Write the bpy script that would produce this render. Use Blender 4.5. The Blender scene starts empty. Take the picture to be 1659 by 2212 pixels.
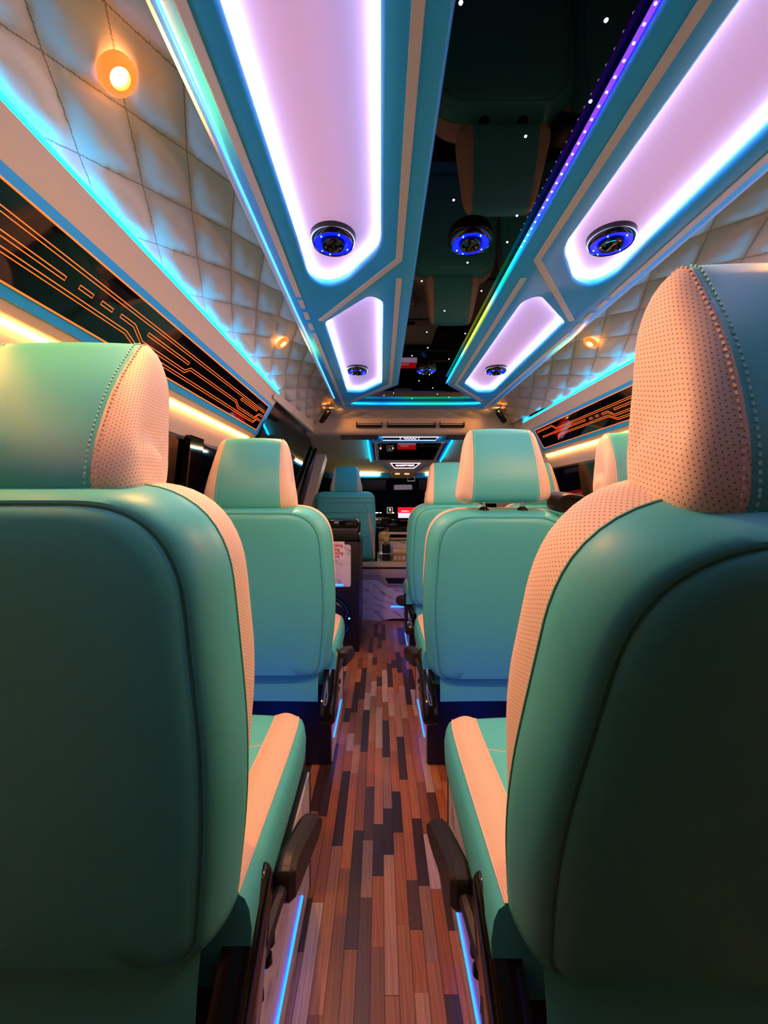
import bpy, bmesh, math, random
from mathutils import Vector, Matrix
random.seed(7)
C = bpy.context.scene.collection
PI = math.pi
H = 0.95            # eye height above the van floor
CX = 0.2165         # x of the van's centre line (the eye is at x = 0, over the aisle)

# ------------------------------------------------------------------ camera, world, exposure
cam_d = bpy.data.cameras.new('camera'); cam = bpy.data.objects.new('camera', cam_d); C.objects.link(cam)
cam.location = (0, 0, H); cam.rotation_euler = (PI / 2, 0, 0)
cam_d.sensor_fit = 'VERTICAL'; cam_d.sensor_height = 36.0; cam_d.sensor_width = 27.0
cam_d.lens = 900 / 2212 * 36.0
cam_d.shift_x = 7.5 / 2212; cam_d.shift_y = -21 / 2212
cam_d.clip_start = 0.01
bpy.context.scene.camera = cam
W = bpy.data.worlds.new('night'); bpy.context.scene.world = W; W.use_nodes = True
W.node_tree.nodes['Background'].inputs[0].default_value = (0.004, 0.005, 0.008, 1)
W.node_tree.nodes['Background'].inputs[1].default_value = 0.5
vs = bpy.context.scene.view_settings
vs.view_transform = 'Standard'; vs.look = 'None'; vs.gamma = 1; vs.use_curve_mapping = False
vs.exposure = 0.45
try:
    bpy.context.scene.cycles.use_denoising = True
    bpy.context.scene.cycles.max_bounces = 10
    bpy.context.scene.cycles.diffuse_bounces = 6
    bpy.context.scene.cycles.sample_clamp_indirect = 6
except Exception:
    pass
# strengths of the lamps the van has
E_DIFF, E_RIM, E_AZURE, E_WARM, E_CIRC, E_BASE, E_COVE, E_SPOT = 0.30, 12.5, 20.0, 33.0, 1.3, 5.0, 6.5, 18.0

# ------------------------------------------------------------------ materials
def srgb(r, g, b):
    f = lambda c: (c / 255) / 12.92 if c <= 10 else (((c / 255) + 0.055) / 1.055) ** 2.4
    return (f(r), f(g), f(b), 1)
def mat(name):
    m = bpy.data.materials.new(name); m.use_nodes = True
    nt = m.node_tree
    return m, nt, nt.nodes['Principled BSDF']
def plain(name, col, rough=0.5, spec=0.5, metal=0.0, grain=0.0, scale=300, coat=0.0, sheen=0.0):
    m, nt, b = mat(name)
    b.inputs['Base Color'].default_value = col
    b.inputs['Roughness'].default_value = rough
    b.inputs['Specular IOR Level'].default_value = spec
    b.inputs['Metallic'].default_value = metal
    b.inputs['Coat Weight'].default_value = coat
    b.inputs['Sheen Weight'].default_value = sheen
    if grain:
        tc = nt.nodes.new('ShaderNodeTexCoord'); n = nt.nodes.new('ShaderNodeTexNoise')
        n.inputs['Scale'].default_value = scale; n.inputs['Detail'].default_value = 3
        bp = nt.nodes.new('ShaderNodeBump'); bp.inputs['Strength'].default_value = grain; bp.inputs['Distance'].default_value = 0.001
        nt.links.new(tc.outputs['Object'], n.inputs['Vector']); nt.links.new(n.outputs['Fac'], bp.inputs['Height'])
        nt.links.new(bp.outputs['Normal'], b.inputs['Normal'])
    return m
def glow(name, col, s, base=None):
    m, nt, b = mat(name)
    b.inputs['Base Color'].default_value = base or col
    b.inputs['Emission Color'].default_value = col
    b.inputs['Emission Strength'].default_value = s
    b.inputs['Roughness'].default_value = 0.4
    return m
def perforated(name, col, hole, pitch=0.0052, r=0.17):
    m, nt, b = mat(name)
    b.inputs['Roughness'].default_value = 0.6; b.inputs['Specular IOR Level'].default_value = 0.25
    uv = nt.nodes.new('ShaderNodeUVMap')
    def tri(off):
        mp = nt.nodes.new('ShaderNodeMapping'); mp.inputs['Scale'].default_value = (1 / (pitch * 1.9), 1 / pitch, 0)
        mp.inputs['Location'].default_value = (off, off, 0)
        fr = nt.nodes.new('ShaderNodeVectorMath'); fr.operation = 'FRACTION'
        sb = nt.nodes.new('ShaderNodeVectorMath'); sb.operation = 'SUBTRACT'; sb.inputs[1].default_value = (.5, .5, 0)
        ml = nt.nodes.new('ShaderNodeVectorMath'); ml.operation = 'MULTIPLY'; ml.inputs[1].default_value = (1.9, 1, 0)
        ln = nt.nodes.new('ShaderNodeVectorMath'); ln.operation = 'LENGTH'
        nt.links.new(uv.outputs['UV'], mp.inputs['Vector']); nt.links.new(mp.outputs[0], fr.inputs[0])
        nt.links.new(fr.outputs[0], sb.inputs[0]); nt.links.new(sb.outputs[0], ml.inputs[0]); nt.links.new(ml.outputs[0], ln.inputs[0])
        return ln.outputs['Value']
    mn = nt.nodes.new('ShaderNodeMath'); mn.operation = 'MINIMUM'
    nt.links.new(tri(0.0), mn.inputs[0]); nt.links.new(tri(0.5), mn.inputs[1])
    mr = nt.nodes.new('ShaderNodeMapRange'); mr.inputs['From Min'].default_value = r; mr.inputs['From Max'].default_value = r + 0.07
    nt.links.new(mn.outputs[0], mr.inputs['Value'])
    mx = nt.nodes.new('ShaderNodeMix'); mx.data_type = 'RGBA'
    mx.inputs[6].default_value = hole; mx.inputs[7].default_value = col
    nt.links.new(mr.outputs[0], mx.inputs[0]); nt.links.new(mx.outputs[2], b.inputs['Base Color'])
    bp = nt.nodes.new('ShaderNodeBump'); bp.inputs['Strength'].default_value = 0.35; bp.inputs['Distance'].default_value = 0.001
    nt.links.new(mr.outputs[0], bp.inputs['Height']); nt.links.new(bp.outputs['Normal'], b.inputs['Normal'])
    return m
def marble(name):
    m, nt, b = mat(name)
    tc = nt.nodes.new('ShaderNodeTexCoord')
    mp = nt.nodes.new('ShaderNodeMapping'); mp.inputs['Rotation'].default_value = (0.4, 0.6, 0.5); mp.inputs['Scale'].default_value = (3, 3, 6)
    wv = nt.nodes.new('ShaderNodeTexWave'); wv.inputs['Scale'].default_value = 0.9; wv.inputs['Distortion'].default_value = 9
    wv.inputs['Detail'].default_value = 4; wv.inputs['Detail Scale'].default_value = 1.3
    nz = nt.nodes.new('ShaderNodeTexNoise'); nz.inputs['Scale'].default_value = 5; nz.inputs['Detail'].default_value = 6
    cr = nt.nodes.new('ShaderNodeValToRGB')
    cr.color_ramp.elements[0].position = 0.0; cr.color_ramp.elements[0].color = (0.20, 0.20, 0.23, 1)
    cr.color_ramp.elements[1].position = 0.16; cr.color_ramp.elements[1].color = (0.62, 0.60, 0.60, 1)
    mx = nt.nodes.new('ShaderNodeMix'); mx.data_type = 'RGBA'; mx.inputs[7].default_value = (0.70, 0.68, 0.66, 1)
    cr2 = nt.nodes.new('ShaderNodeValToRGB'); cr2.color_ramp.elements[0].position = 0.35; cr2.color_ramp.elements[1].position = 0.65
    nt.links.new(tc.outputs['Object'], mp.inputs['Vector']); nt.links.new(mp.outputs[0], wv.inputs['Vector']); nt.links.new(mp.outputs[0], nz.inputs['Vector'])
    nt.links.new(wv.outputs['Fac'], cr.inputs['Fac']); nt.links.new(nz.outputs['Fac'], cr2.inputs['Fac'])
    nt.links.new(cr2.outputs[0], mx.inputs[0]); nt.links.new(cr.outputs[0], mx.inputs[6]); nt.links.new(mx.outputs[2], b.inputs['Base Color'])
    b.inputs['Roughness'].default_value = 0.28
    return m
def wood(name):
    m, nt, b = mat(name)
    oi = nt.nodes.new('ShaderNodeObjectInfo'); tc = nt.nodes.new('ShaderNodeTexCoord')
    mp = nt.nodes.new('ShaderNodeMapping'); mp.inputs['Scale'].default_value = (9, 1.2, 1)
    ad = nt.nodes.new('ShaderNodeVectorMath')
    nz = nt.nodes.new('ShaderNodeTexNoise'); nz.inputs['Scale'].default_value = 1.0; nz.inputs['Detail'].default_value = 6; nz.inputs['Distortion'].default_value = 1.2
    cr = nt.nodes.new('ShaderNodeValToRGB')
    cr.color_ramp.elements[0].position = 0.36; cr.color_ramp.elements[0].color = (0.38, 0.36, 0.35, 1)
    cr.color_ramp.elements[1].position = 0.6; cr.color_ramp.elements[1].color = (1.1, 1.1, 1.1, 1)
    mx = nt.nodes.new('ShaderNodeMix'); mx.data_type = 'RGBA'; mx.blend_type = 'MULTIPLY'; mx.inputs[0].default_value = 0.75
    nt.links.new(tc.outputs['Object'], mp.inputs['Vector']); nt.links.new(mp.outputs[0], ad.inputs[0]); nt.links.new(oi.outputs['Location'], ad.inputs[1])
    nt.links.new(ad.outputs[0], nz.inputs['Vector']); nt.links.new(nz.outputs['Fac'], cr.inputs['Fac'])
    nt.links.new(oi.outputs['Color'], mx.inputs[6]); nt.links.new(cr.outputs[0], mx.inputs[7]); nt.links.new(mx.outputs[2], b.inputs['Base Color'])
    b.inputs['Roughness'].default_value = 0.34
    return m
def quilt_mat(name, col, thread):
    m, nt, b = mat(name)
    b.inputs['Roughness'].default_value = 0.55; b.inputs['Specular IOR Level'].default_value = 0.3
    uv = nt.nodes.new('ShaderNodeUVMap'); sp = nt.nodes.new('ShaderNodeSeparateXYZ'); nt.links.new(uv.outputs['UV'], sp.inputs[0])
    def near(o):
        f = nt.nodes.new('ShaderNodeMath'); f.operation = 'PINGPONG'; f.inputs[1].default_value = 0.5
        nt.links.new(o, f.inputs[0]); return f.outputs[0]
    mn = nt.nodes.new('ShaderNodeMath'); mn.operation = 'MINIMUM'
    nt.links.new(near(sp.outputs[0]), mn.inputs[0]); nt.links.new(near(sp.outputs[1]), mn.inputs[1])
    sm = nt.nodes.new('ShaderNodeMath'); sm.operation = 'ADD'; nt.links.new(sp.outputs[0], sm.inputs[0]); nt.links.new(sp.outputs[1], sm.inputs[1])
    ds = nt.nodes.new('ShaderNodeMath'); ds.operation = 'MULTIPLY'; ds.inputs[1].default_value = 22; nt.links.new(sm.outputs[0], ds.inputs[0])
    fr = nt.nodes.new('ShaderNodeMath'); fr.operation = 'FRACT'; nt.links.new(ds.outputs[0], fr.inputs[0])
    gt = nt.nodes.new('ShaderNodeMath'); gt.operation = 'GREATER_THAN'; gt.inputs[1].default_value = 0.3; nt.links.new(fr.outputs[0], gt.inputs[0])
    lt = nt.nodes.new('ShaderNodeMath'); lt.operation = 'LESS_THAN'; lt.inputs[1].default_value = 0.011; nt.links.new(mn.outputs[0], lt.inputs[0])
    an = nt.nodes.new('ShaderNodeMath'); an.operation = 'MULTIPLY'; nt.links.new(gt.outputs[0], an.inputs[0]); nt.links.new(lt.outputs[0], an.inputs[1])
    mx = nt.nodes.new('ShaderNodeMix'); mx.data_type = 'RGBA'; mx.inputs[6].default_value = col; mx.inputs[7].default_value = thread
    nt.links.new(an.outputs[0], mx.inputs[0]); nt.links.new(mx.outputs[2], b.inputs['Base Color'])
    tc = nt.nodes.new('ShaderNodeTexCoord'); n = nt.nodes.new('ShaderNodeTexNoise'); n.inputs['Scale'].default_value = 260; n.inputs['Detail'].default_value = 3
    bp = nt.nodes.new('ShaderNodeBump'); bp.inputs['Strength'].default_value = 0.25; bp.inputs['Distance'].default_value = 0.001
    nt.links.new(tc.outputs['Object'], n.inputs['Vector']); nt.links.new(n.outputs['Fac'], bp.inputs['Height']); nt.links.new(bp.outputs['Normal'], b.inputs['Normal'])
    return m
def ramp_glow(name, axis, stops, lo, hi, s):
    m, nt, b = mat(name)
    tc = nt.nodes.new('ShaderNodeTexCoord'); sp = nt.nodes.new('ShaderNodeSeparateXYZ'); nt.links.new(tc.outputs['Object'], sp.inputs[0])
    mr = nt.nodes.new('ShaderNodeMapRange'); mr.inputs['From Min'].default_value = lo; mr.inputs['From Max'].default_value = hi
    nt.links.new(sp.outputs[axis], mr.inputs['Value'])
    cr = nt.nodes.new('ShaderNodeValToRGB'); e = cr.color_ramp.elements
    while len(e) < len(stops): e.new(0.5)
    for k, (p, c) in enumerate(stops): e[k].position = (p - lo) / (hi - lo); e[k].color = (*c, 1)
    nt.links.new(mr.outputs[0], cr.inputs['Fac']); nt.links.new(cr.outputs[0], b.inputs['Emission Color'])
    b.inputs['Emission Strength'].default_value = s; b.inputs['Base Color'].default_value = (.02, .02, .02, 1)
    return m
def diffuser_mat(name):      # backlit acrylic: two LED colours (lavender and pink) blend along the sheet
    m, nt, b = mat(name)
    tc = nt.nodes.new('ShaderNodeTexCoord'); mp = nt.nodes.new('ShaderNodeMapping'); mp.inputs['Scale'].default_value = (7, 0.9, 0)
    nz = nt.nodes.new('ShaderNodeTexNoise'); nz.inputs['Scale'].default_value = 1.0; nz.inputs['Detail'].default_value = 0
    cr = nt.nodes.new('ShaderNodeValToRGB')
    cr.color_ramp.elements[0].position = 0.38; cr.color_ramp.elements[0].color = (0.55, 0.42, 1.0, 1)
    cr.color_ramp.elements[1].position = 0.62; cr.color_ramp.elements[1].color = (0.95, 0.52, 0.95, 1)
    nt.links.new(tc.outputs['Object'], mp.inputs['Vector']); nt.links.new(mp.outputs[0], nz.inputs['Vector']); nt.links.new(nz.outputs['Fac'], cr.inputs['Fac'])
    nt.links.new(cr.outputs[0], b.inputs['Emission Color']); b.inputs['Emission Strength'].default_value = E_DIFF
    b.inputs['Base Color'].default_value = (0.42, 0.34, 0.50, 1); b.inputs['Roughness'].default_value = 0.55; b.inputs['Specular IOR Level'].default_value = 0.1
    return m
def glass_mat(name):
    m, nt, b = mat(name)
    b.inputs['Base Color'].default_value = (0.25, 0.26, 0.28, 1); b.inputs['Roughness'].default_value = 0.03
    b.inputs['Transmission Weight'].default_value = 1.0; b.inputs['IOR'].default_value = 1.3
    b.inputs['Specular IOR Level'].default_value = 0.3
    return m

M = dict(
    teal=plain('mint_vinyl', (0.08, 0.53, 0.51, 1), 0.42, 0.42, grain=0.12, scale=420),
    teal_pipe=plain('mint_piping', (0.075, 0.36, 0.28, 1), 0.45, 0.4),
    teal_c=plain('turquoise_vinyl', (0.02, 0.41, 0.92, 1), 0.4, 0.35, grain=0.1, scale=420),
    thread=plain('mint_thread', (0.35, 0.75, 0.68, 1), 0.6, 0.2),
    thread_c=plain('cream_thread', (0.72, 0.55, 0.46, 1), 0.7, 0.2),
    cream=plain('cream_vinyl', (0.60, 0.50, 0.37, 1), 0.5, 0.35, grain=0.3, scale=350),
    cream_s=plain('cream_plastic', (0.55, 0.45, 0.33, 1), 0.45, 0.4),
    tan=plain('tan_headliner', (0.58, 0.42, 0.20, 1), 0.85, 0.15),
    perf=perforated('perforated_cream', (0.80, 0.64, 0.46, 1), (0.22, 0.12, 0.08, 1), r=0.11),
    perf_s=perforated('perforated_cream_fine', (0.74, 0.53, 0.38, 1), (0.36, 0.22, 0.15, 1), pitch=0.0034, r=0.14),
    quilt=quilt_mat('quilted_leather', (0.58, 0.53, 0.39, 1), (0.16, 0.13, 0.10, 1)),
    inlay=plain('cream_inlay', (0.58, 0.60, 0.60, 1), 0.5, 0.3, grain=0.3, scale=300),
    gloss=plain('gloss_black', (0.006, 0.005, 0.005, 1), 0.08, 0.5),
    black=plain('black_plastic', (0.006, 0.006, 0.008, 1), 0.42, 0.35),
    lever=plain('brown_black_plastic', (0.030, 0.024, 0.022, 1), 0.42, 0.4),
    mirror=plain('black_mirror', (0.001, 0.001, 0.002, 1), 0.02, 0.16),
    panel=plain('black_glass', (0.003, 0.003, 0.004, 1), 0.04, 0.45),
    chrome=plain('chrome', (0.75, 0.75, 0.75, 1), 0.15, 0.5, metal=1.0),
    steel=plain('brushed_steel', (0.55, 0.52, 0.5, 1), 0.3, 0.5, metal=1.0),
    gold=plain('gold', (0.7, 0.42, 0.14, 1), 0.3, 0.5, metal=0.6),
    white=plain('white_paper', (0.75, 0.72, 0.70, 1), 0.7, 0.2),
    straw=plain('dried_flower', (0.62, 0.45, 0.16, 1), 0.8, 0.1, grain=0.5, scale=90),
    red_ink=plain('red_ink', (0.55, 0.01, 0.02, 1), 0.6, 0.2),
    marble=marble('white_marble'), wood=wood('mosaic_planks'), glass=glass_mat('tinted_glass'),
    diff=diffuser_mat('lavender_acrylic'),
    rim=glow('rim_led', (0.98, 0.84, 1.0, 1), E_RIM),
    azure=glow('azure_led', (0.0, 0.38, 1.0, 1), E_AZURE),
    cove=glow('cove_led', (0.02, 0.26, 1.0, 1), E_COVE),
    warm=glow('warm_led', (1.0, 0.38, 0.095, 1), E_WARM),
    circ=glow('orange_led', (1.0, 0.13, 0.015, 1), E_CIRC),
    base=glow('blue_led', (0.004, 0.10, 1.0, 1), E_BASE), flap_fill=glow('flap_fill_led', (0.004, 0.07, 1.0, 1), 80),
    blue_ring=glow('blue_ring', (0.0, 0.008, 1.0, 1), 1.3, (0.0, 0.0, 0.25, 1)),
    blue_dot=glow('blue_dot', (0.1, 0.45, 1.0, 1), 6),
    amber=glow('amber_lamp', (1.0, 0.62, 0.28, 1), 14),
    amber_halo=glow('amber_halo', (1.0, 0.22, 0.03, 1), 0.75),
    star=glow('star_fibre', (0.85, 0.8, 1.0, 1), 5),
    pink_neon=glow('pink_neon', (1.0, 0.62, 0.82, 1), 2.4),
    white_led=glow('warm_white_led', (1.0, 0.80, 0.48, 1), 22),
    red_scr=glow('red_screen', (1.0, 0.005, 0.01, 1), 1.0),
    pink_scr=glow('pink_screen', (0.85, 0.55, 0.85, 1), 1.0),
    white_scr=glow('white_marks', (0.8, 0.75, 0.7, 1), 0.7),
    green_scr=glow('green_lcd', (0.10, 0.30, 0.12, 1), 0.35),
    green_dot=glow('green_led', (0.3, 0.9, 0.2, 1), 2),
)

# ------------------------------------------------------------------ mesh helpers
class MB:
    def __init__(s): s.v = []; s.f = []; s.uv = []
    def add(s, vs, fs, uvs=None):
        o = len(s.v); s.v += [tuple(p) for p in vs]; s.f += [tuple(o + i for i in f) for f in fs]
        s.uv += list(uvs) if uvs else [(0, 0)] * len(vs)
        return s
    def grid(s, rows, closed=False, uvs=None, flip=False):
        n = len(rows[0]); vs = [p for r in rows for p in r]; fs = []
        for j in range(len(rows) - 1):
            for i in range(n if closed else n - 1):
                k = (i + 1) % n
                f = (j * n + i, j * n + k, (j + 1) * n + k, (j + 1) * n + i)
                fs.append(f[::-1] if flip else f)
        return s.add(vs, fs, [u for r in uvs for u in r] if uvs else None)
    def fan(s, ring, c, flip=False, uv=None):
        n = len(ring)
        fs = [(i, (i + 1) % n, n) for i in range(n)]
        return s.add(list(ring) + [c], [f[::-1] for f in fs] if flip else fs, [uv(p) for p in list(ring) + [c]] if uv else None)
    def box(s, x0, x1, y0, y1, z0, z1, b=0.0):
        bm = bmesh.new(); bmesh.ops.create_cube(bm, size=1)
        for v in bm.verts: v.co = ((x0 + x1) / 2 + v.co.x * (x1 - x0), (y0 + y1) / 2 + v.co.y * (y1 - y0), (z0 + z1) / 2 + v.co.z * (z1 - z0))
        if b: bmesh.ops.bevel(bm, geom=list(bm.edges), offset=b, segments=2, affect='EDGES', profile=0.5)
        s.frombm(bm); return s
    def frombm(s, bm, mtx=None):
        bm.verts.ensure_lookup_table(); bm.verts.index_update()
        s.add([(mtx @ v.co if mtx else v.co) for v in bm.verts], [[v.index for v in f.verts] for f in bm.faces]); bm.free()
    def tube(s, pts, r, n=6, closed=False):
        pts = [Vector(p) for p in pts]; rows = []; up = None; m = len(pts)
        for i, p in enumerate(pts):
            a = pts[(i - 1) % m] if closed or i else p; b = pts[(i + 1) % m] if closed or i < m - 1 else p
            d = (b - a).normalized()
            if up is None:
                up = Vector((0, 0, 1)) if abs(d.z) < 0.9 else Vector((1, 0, 0))
            x = d.cross(up); x = x.normalized() if x.length > 1e-6 else d.orthogonal().normalized()
            y = x.cross(d).normalized(); up = y
            rr = r[i] if isinstance(r, (list, tuple)) else r
            rows.append([p + x * math.cos(2 * PI * k / n) * rr + y * math.sin(2 * PI * k / n) * rr for k in range(n)])
        if closed: rows.append(rows[0])
        s.grid(rows, closed=True, flip=True)
        if not closed:
            s.fan(rows[0], pts[0]); s.fan(rows[-1], pts[-1], True)
        return s
    def prism(s, poly, fn, d0, d1):     # poly (a, b) pairs, fn(a, b, d) -> point
        n = len(poly)
        p0 = [fn(a, b, d0) for a, b in poly]; p1 = [fn(a, b, d1) for a, b in poly]
        s.add(p0 + p1, [tuple(range(n))[::-1], tuple(range(n, 2 * n))] + [(i, (i + 1) % n, n + (i + 1) % n, n + i) for i in range(n)])
        return s
    def lathe(s, prof, n=24, c=(0, 0, 0), axis='z'):
        rows = []
        for r, h in prof:
            row = []
            for k in range(n):
                a = 2 * PI * k / n
                q = (r * math.cos(a), r * math.sin(a), h) if axis == 'z' else (r * math.cos(a), h, r * math.sin(a))
                row.append((c[0] + q[0], c[1] + q[1], c[2] + q[2]))
            rows.append(row)
        s.grid(rows, closed=True, flip=(axis != 'z')); return s
    def mesh(s, name, smooth=True, angle=40):
        me = bpy.data.meshes.new(name); me.from_pydata(s.v, [], s.f)
        ul = me.uv_layers.new(name='UVMap')
        idx = [0] * len(me.loops); me.loops.foreach_get('vertex_index', idx)
        ul.data.foreach_set('uv', [c for i in idx for c in s.uv[i]])
        bm = bmesh.new(); bm.from_mesh(me); bmesh.ops.remove_doubles(bm, verts=bm.verts, dist=1e-6)
        bmesh.ops.recalc_face_normals(bm, faces=bm.faces)
        for f in bm.faces: f.smooth = smooth
        if smooth:
            for e in bm.edges:
                if len(e.link_faces) == 2 and e.calc_face_angle(0) > math.radians(angle): e.smooth = False
        bm.to_mesh(me); bm.free()
        return me
def obj(name, mb, m, parent=None, smooth=True, loc=None, rot=None, angle=40, label=None):
    me = mb.mesh(name, smooth, angle) if isinstance(mb, MB) else mb
    if not me.materials: me.materials.append(m)
    o = bpy.data.objects.new(name, me); C.objects.link(o)
    if parent: o.parent = parent
    if loc: o.location = loc
    if rot: o.rotation_euler = rot
    if label: o['label'] = label
    return o
def struct(o): o['kind'] = 'structure'; return o
def stuff(o): o['kind'] = 'stuff'; return o
def tag(o, label, cat, group=None):
    o['label'] = label; o['category'] = cat
    if group: o['group'] = group
    return o
def thing(name, label, cat, loc=(0, 0, 0), group=None):
    o = bpy.data.objects.new(name, None); C.objects.link(o); o.location = loc; o.empty_display_size = 0.05
    return tag(o, label, cat, group)
def round_poly(pts, r, n=5):
    out = []; m = len(pts)
    for i in range(m):
        p = Vector((*pts[i], 0)); a = Vector((*pts[i - 1], 0)); b = Vector((*pts[(i + 1) % m], 0))
        da = (a - p); db = (b - p); rr = r[i] if isinstance(r, (list, tuple)) else r
        t = min(rr, da.length * 0.48, db.length * 0.48); q0 = p + da.normalized() * t; q1 = p + db.normalized() * t
        if rr <= 0: out.append((p.x, p.y)); continue
        for k in range(n + 1):
            u = k / n; q = q0 * (1 - u) ** 2 + p * 2 * u * (1 - u) + q1 * u * u
            out.append((q.x, q.y))
    return out
def resample(pts, N):
    m = len(pts); L = [0]
    for i in range(m): L.append(L[-1] + math.dist(pts[i], pts[(i + 1) % m]))
    out = []; j = 0
    for k in range(N):
        t = L[-1] * k / N
        while L[j + 1] < t: j += 1
        u = (t - L[j]) / max(1e-9, L[j + 1] - L[j]); a = pts[j]; b = pts[(j + 1) % m]
        out.append((a[0] + (b[0] - a[0]) * u, a[1] + (b[1] - a[1]) * u))
    return out
def ccw(p):
    return p if sum(p[i - 1][0] * p[i][1] - p[i][0] * p[i - 1][1] for i in range(len(p))) > 0 else p[::-1]
def offset(poly, d):       # >0 shrinks a counter-clockwise polygon
    out = []; n = len(poly)
    for i in range(n):
        a, p, b = Vector((*poly[i - 1], 0)), Vector((*poly[i], 0)), Vector((*poly[(i + 1) % n], 0))
        e1 = (p - a).normalized(); e2 = (b - p).normalized()
        n1 = Vector((-e1.y, e1.x, 0)); n2 = Vector((-e2.y, e2.x, 0)); m = n1 + n2
        m = m / max(0.4, m.length_squared / 2) if m.length > 1e-6 else n1
        q = p + m * d; out.append((q.x, q.y))
    return out
def mx(poly): return ccw([(2 * CX - x, y) for x, y in poly])
def plate(outer, holes, z0, z1, r=0.006):
    """slab with holes: lower face at z0, upper at z1, lower edges rounded by r"""
    mb = MB(); loops = []
    for poly, sgn in [(outer, 1)] + [(h, -1) for h in holes]:
        poly = ccw(poly)
        lv = [(sgn * r, z0), (sgn * r * 0.35, z0 + r * 0.3), (0, z0 + r), (0, z1)]
        rows = [[(x, y, z) for x, y in offset(poly, d)] for d, z in lv]
        mb.grid(rows, closed=True); loops.append(rows[0])
    bm = bmesh.new(); edges = []
    for lp in loops:
        vs_ = [bm.verts.new(p) for p in lp]
        edges += [bm.edges.new((vs_[i - 1], vs_[i])) for i in range(len(vs_))]
    bmesh.ops.triangle_fill(bm, edges=edges, use_beauty=True, use_dissolve=False)
    mb.frombm(bm)
    return mb
def text_mesh(txt, size, name, extrude=0.0006, align='CENTER', bold=0.0):
    cu = bpy.data.curves.new(name, 'FONT'); cu.body = txt; cu.size = size; cu.align_x = align; cu.align_y = 'CENTER'
    cu.extrude = extrude; cu.offset = bold; cu.resolution_u = 3
    o = bpy.data.objects.new(name, cu); C.objects.link(o)
    dg = bpy.context.evaluated_depsgraph_get(); me = bpy.data.meshes.new_from_object(o.evaluated_get(dg))
    bpy.data.objects.remove(o); me.name = name
    return me

# ------------------------------------------------------------------ the shell: floor, walls, ceiling
Z = lambda z: H + z
fl = MB(); fl.box(-0.72, 1.15, -1.2, 4.6, -0.03, -0.0015)
floor = struct(obj('floor', fl, plain('sub_floor', (0.05, 0.022, 0.012, 1), 0.5), smooth=False))
pm = MB(); pm.box(-0.5, 0.5, -0.5, 0.5, -0.5, 0.5); plank_mesh = pm.mesh('plank', smooth=False); plank_mesh.materials.append(M['wood'])
shades = [((0.36, 0.125, 0.045), 5), ((0.42, 0.17, 0.07), 4), ((0.24, 0.085, 0.035), 3), ((0.045, 0.022, 0.018), 5), ((0.09, 0.042, 0.028), 2),
          ((0.46, 0.24, 0.14), 3), ((0.48, 0.33, 0.24), 2), ((0.28, 0.15, 0.10), 3), ((0.34, 0.11, 0.04), 3)]
pool = [c for c, n in shades for _ in range(n)]
pw = 0.0285
for i in range(17):
    x = -0.006 + (i - 8) * pw; y = 0.42 - random.random() * 0.2; last = None
    while y < 3.34:
        L = random.choice([0.12, 0.17, 0.22, 0.26, 0.32, 0.38]); y1 = min(y + L, 3.345)
        c = random.choice([q for q in pool if q != last]); last = c
        o = bpy.data.objects.new('plank', plank_mesh); C.objects.link(o); o.parent = floor
        o.location = (x, (y + y1) / 2, -0.001 + random.uniform(-.0004, .0004)); o.scale = (pw - 0.0006, y1 - y - 0.0006, 0.003)
        k = random.uniform(0.85, 1.15); o.color = (c[0] * k, c[1] * k, c[2] * k, 1)
        y = y1

# inward-leaning side walls; profile points (x, z) relative to the eye, left side; the right side mirrors about CX
def sidewall(side):
    X = (lambda x: x) if side < 0 else (lambda x: 2 * CX - x)
    def strip(mb, prof, y0, y1, thick=0.02):
        mb.prism([(X(a), b) for a, b in prof] + [(X(a - thick), b) for a, b in prof[::-1]], lambda a, b, d: (a, d, Z(b)), y0, y1)
    mb = MB()
    strip(mb, [(-.64, .285), (-.615, .294), (-.622, .27), (-.634, .222), (-.645, .205)], -1.2, 1.97 if side < 0 else 3.5)   # above the windows
    strip(mb, [(-.655, -.09), (-.665, -.12), (-.70, -.3), (-.70, -.95)], -1.2, 4.4)                                           # below the windows
    if side > 0: strip(mb, [(-.47, .55), (-.51, .5), (-.585, .335), (-.62, .294)], 2.6, 3.5)
    w = struct(obj('wall_left' if side < 0 else 'wall_right', mb, M['cream'], smooth=True, angle=30))
    return w
wall_l, wall_r = sidewall(-1), sidewall(1)
# window bars / pillars
pb = MB()
pb.prism([(-.618, .22), (-.655, -.12), (-.70, -.12), (-.66, .22)], lambda a, b, d: (a, d, Z(b)), 1.36, 1.46)
obj('window_pillar', pb, M['panel'], wall_l, smooth=False)
pb = MB(); pb.prism([(.06 + .88, .22), (1.095, -.10), (1.14, -.10), (1.09, .22)][1:] + [(1.06, .22)], lambda a, b, d: (a, d, Z(b)), 2.62, 2.74)
obj('window_pillar', pb, M['panel'], wall_r, smooth=False)
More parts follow.
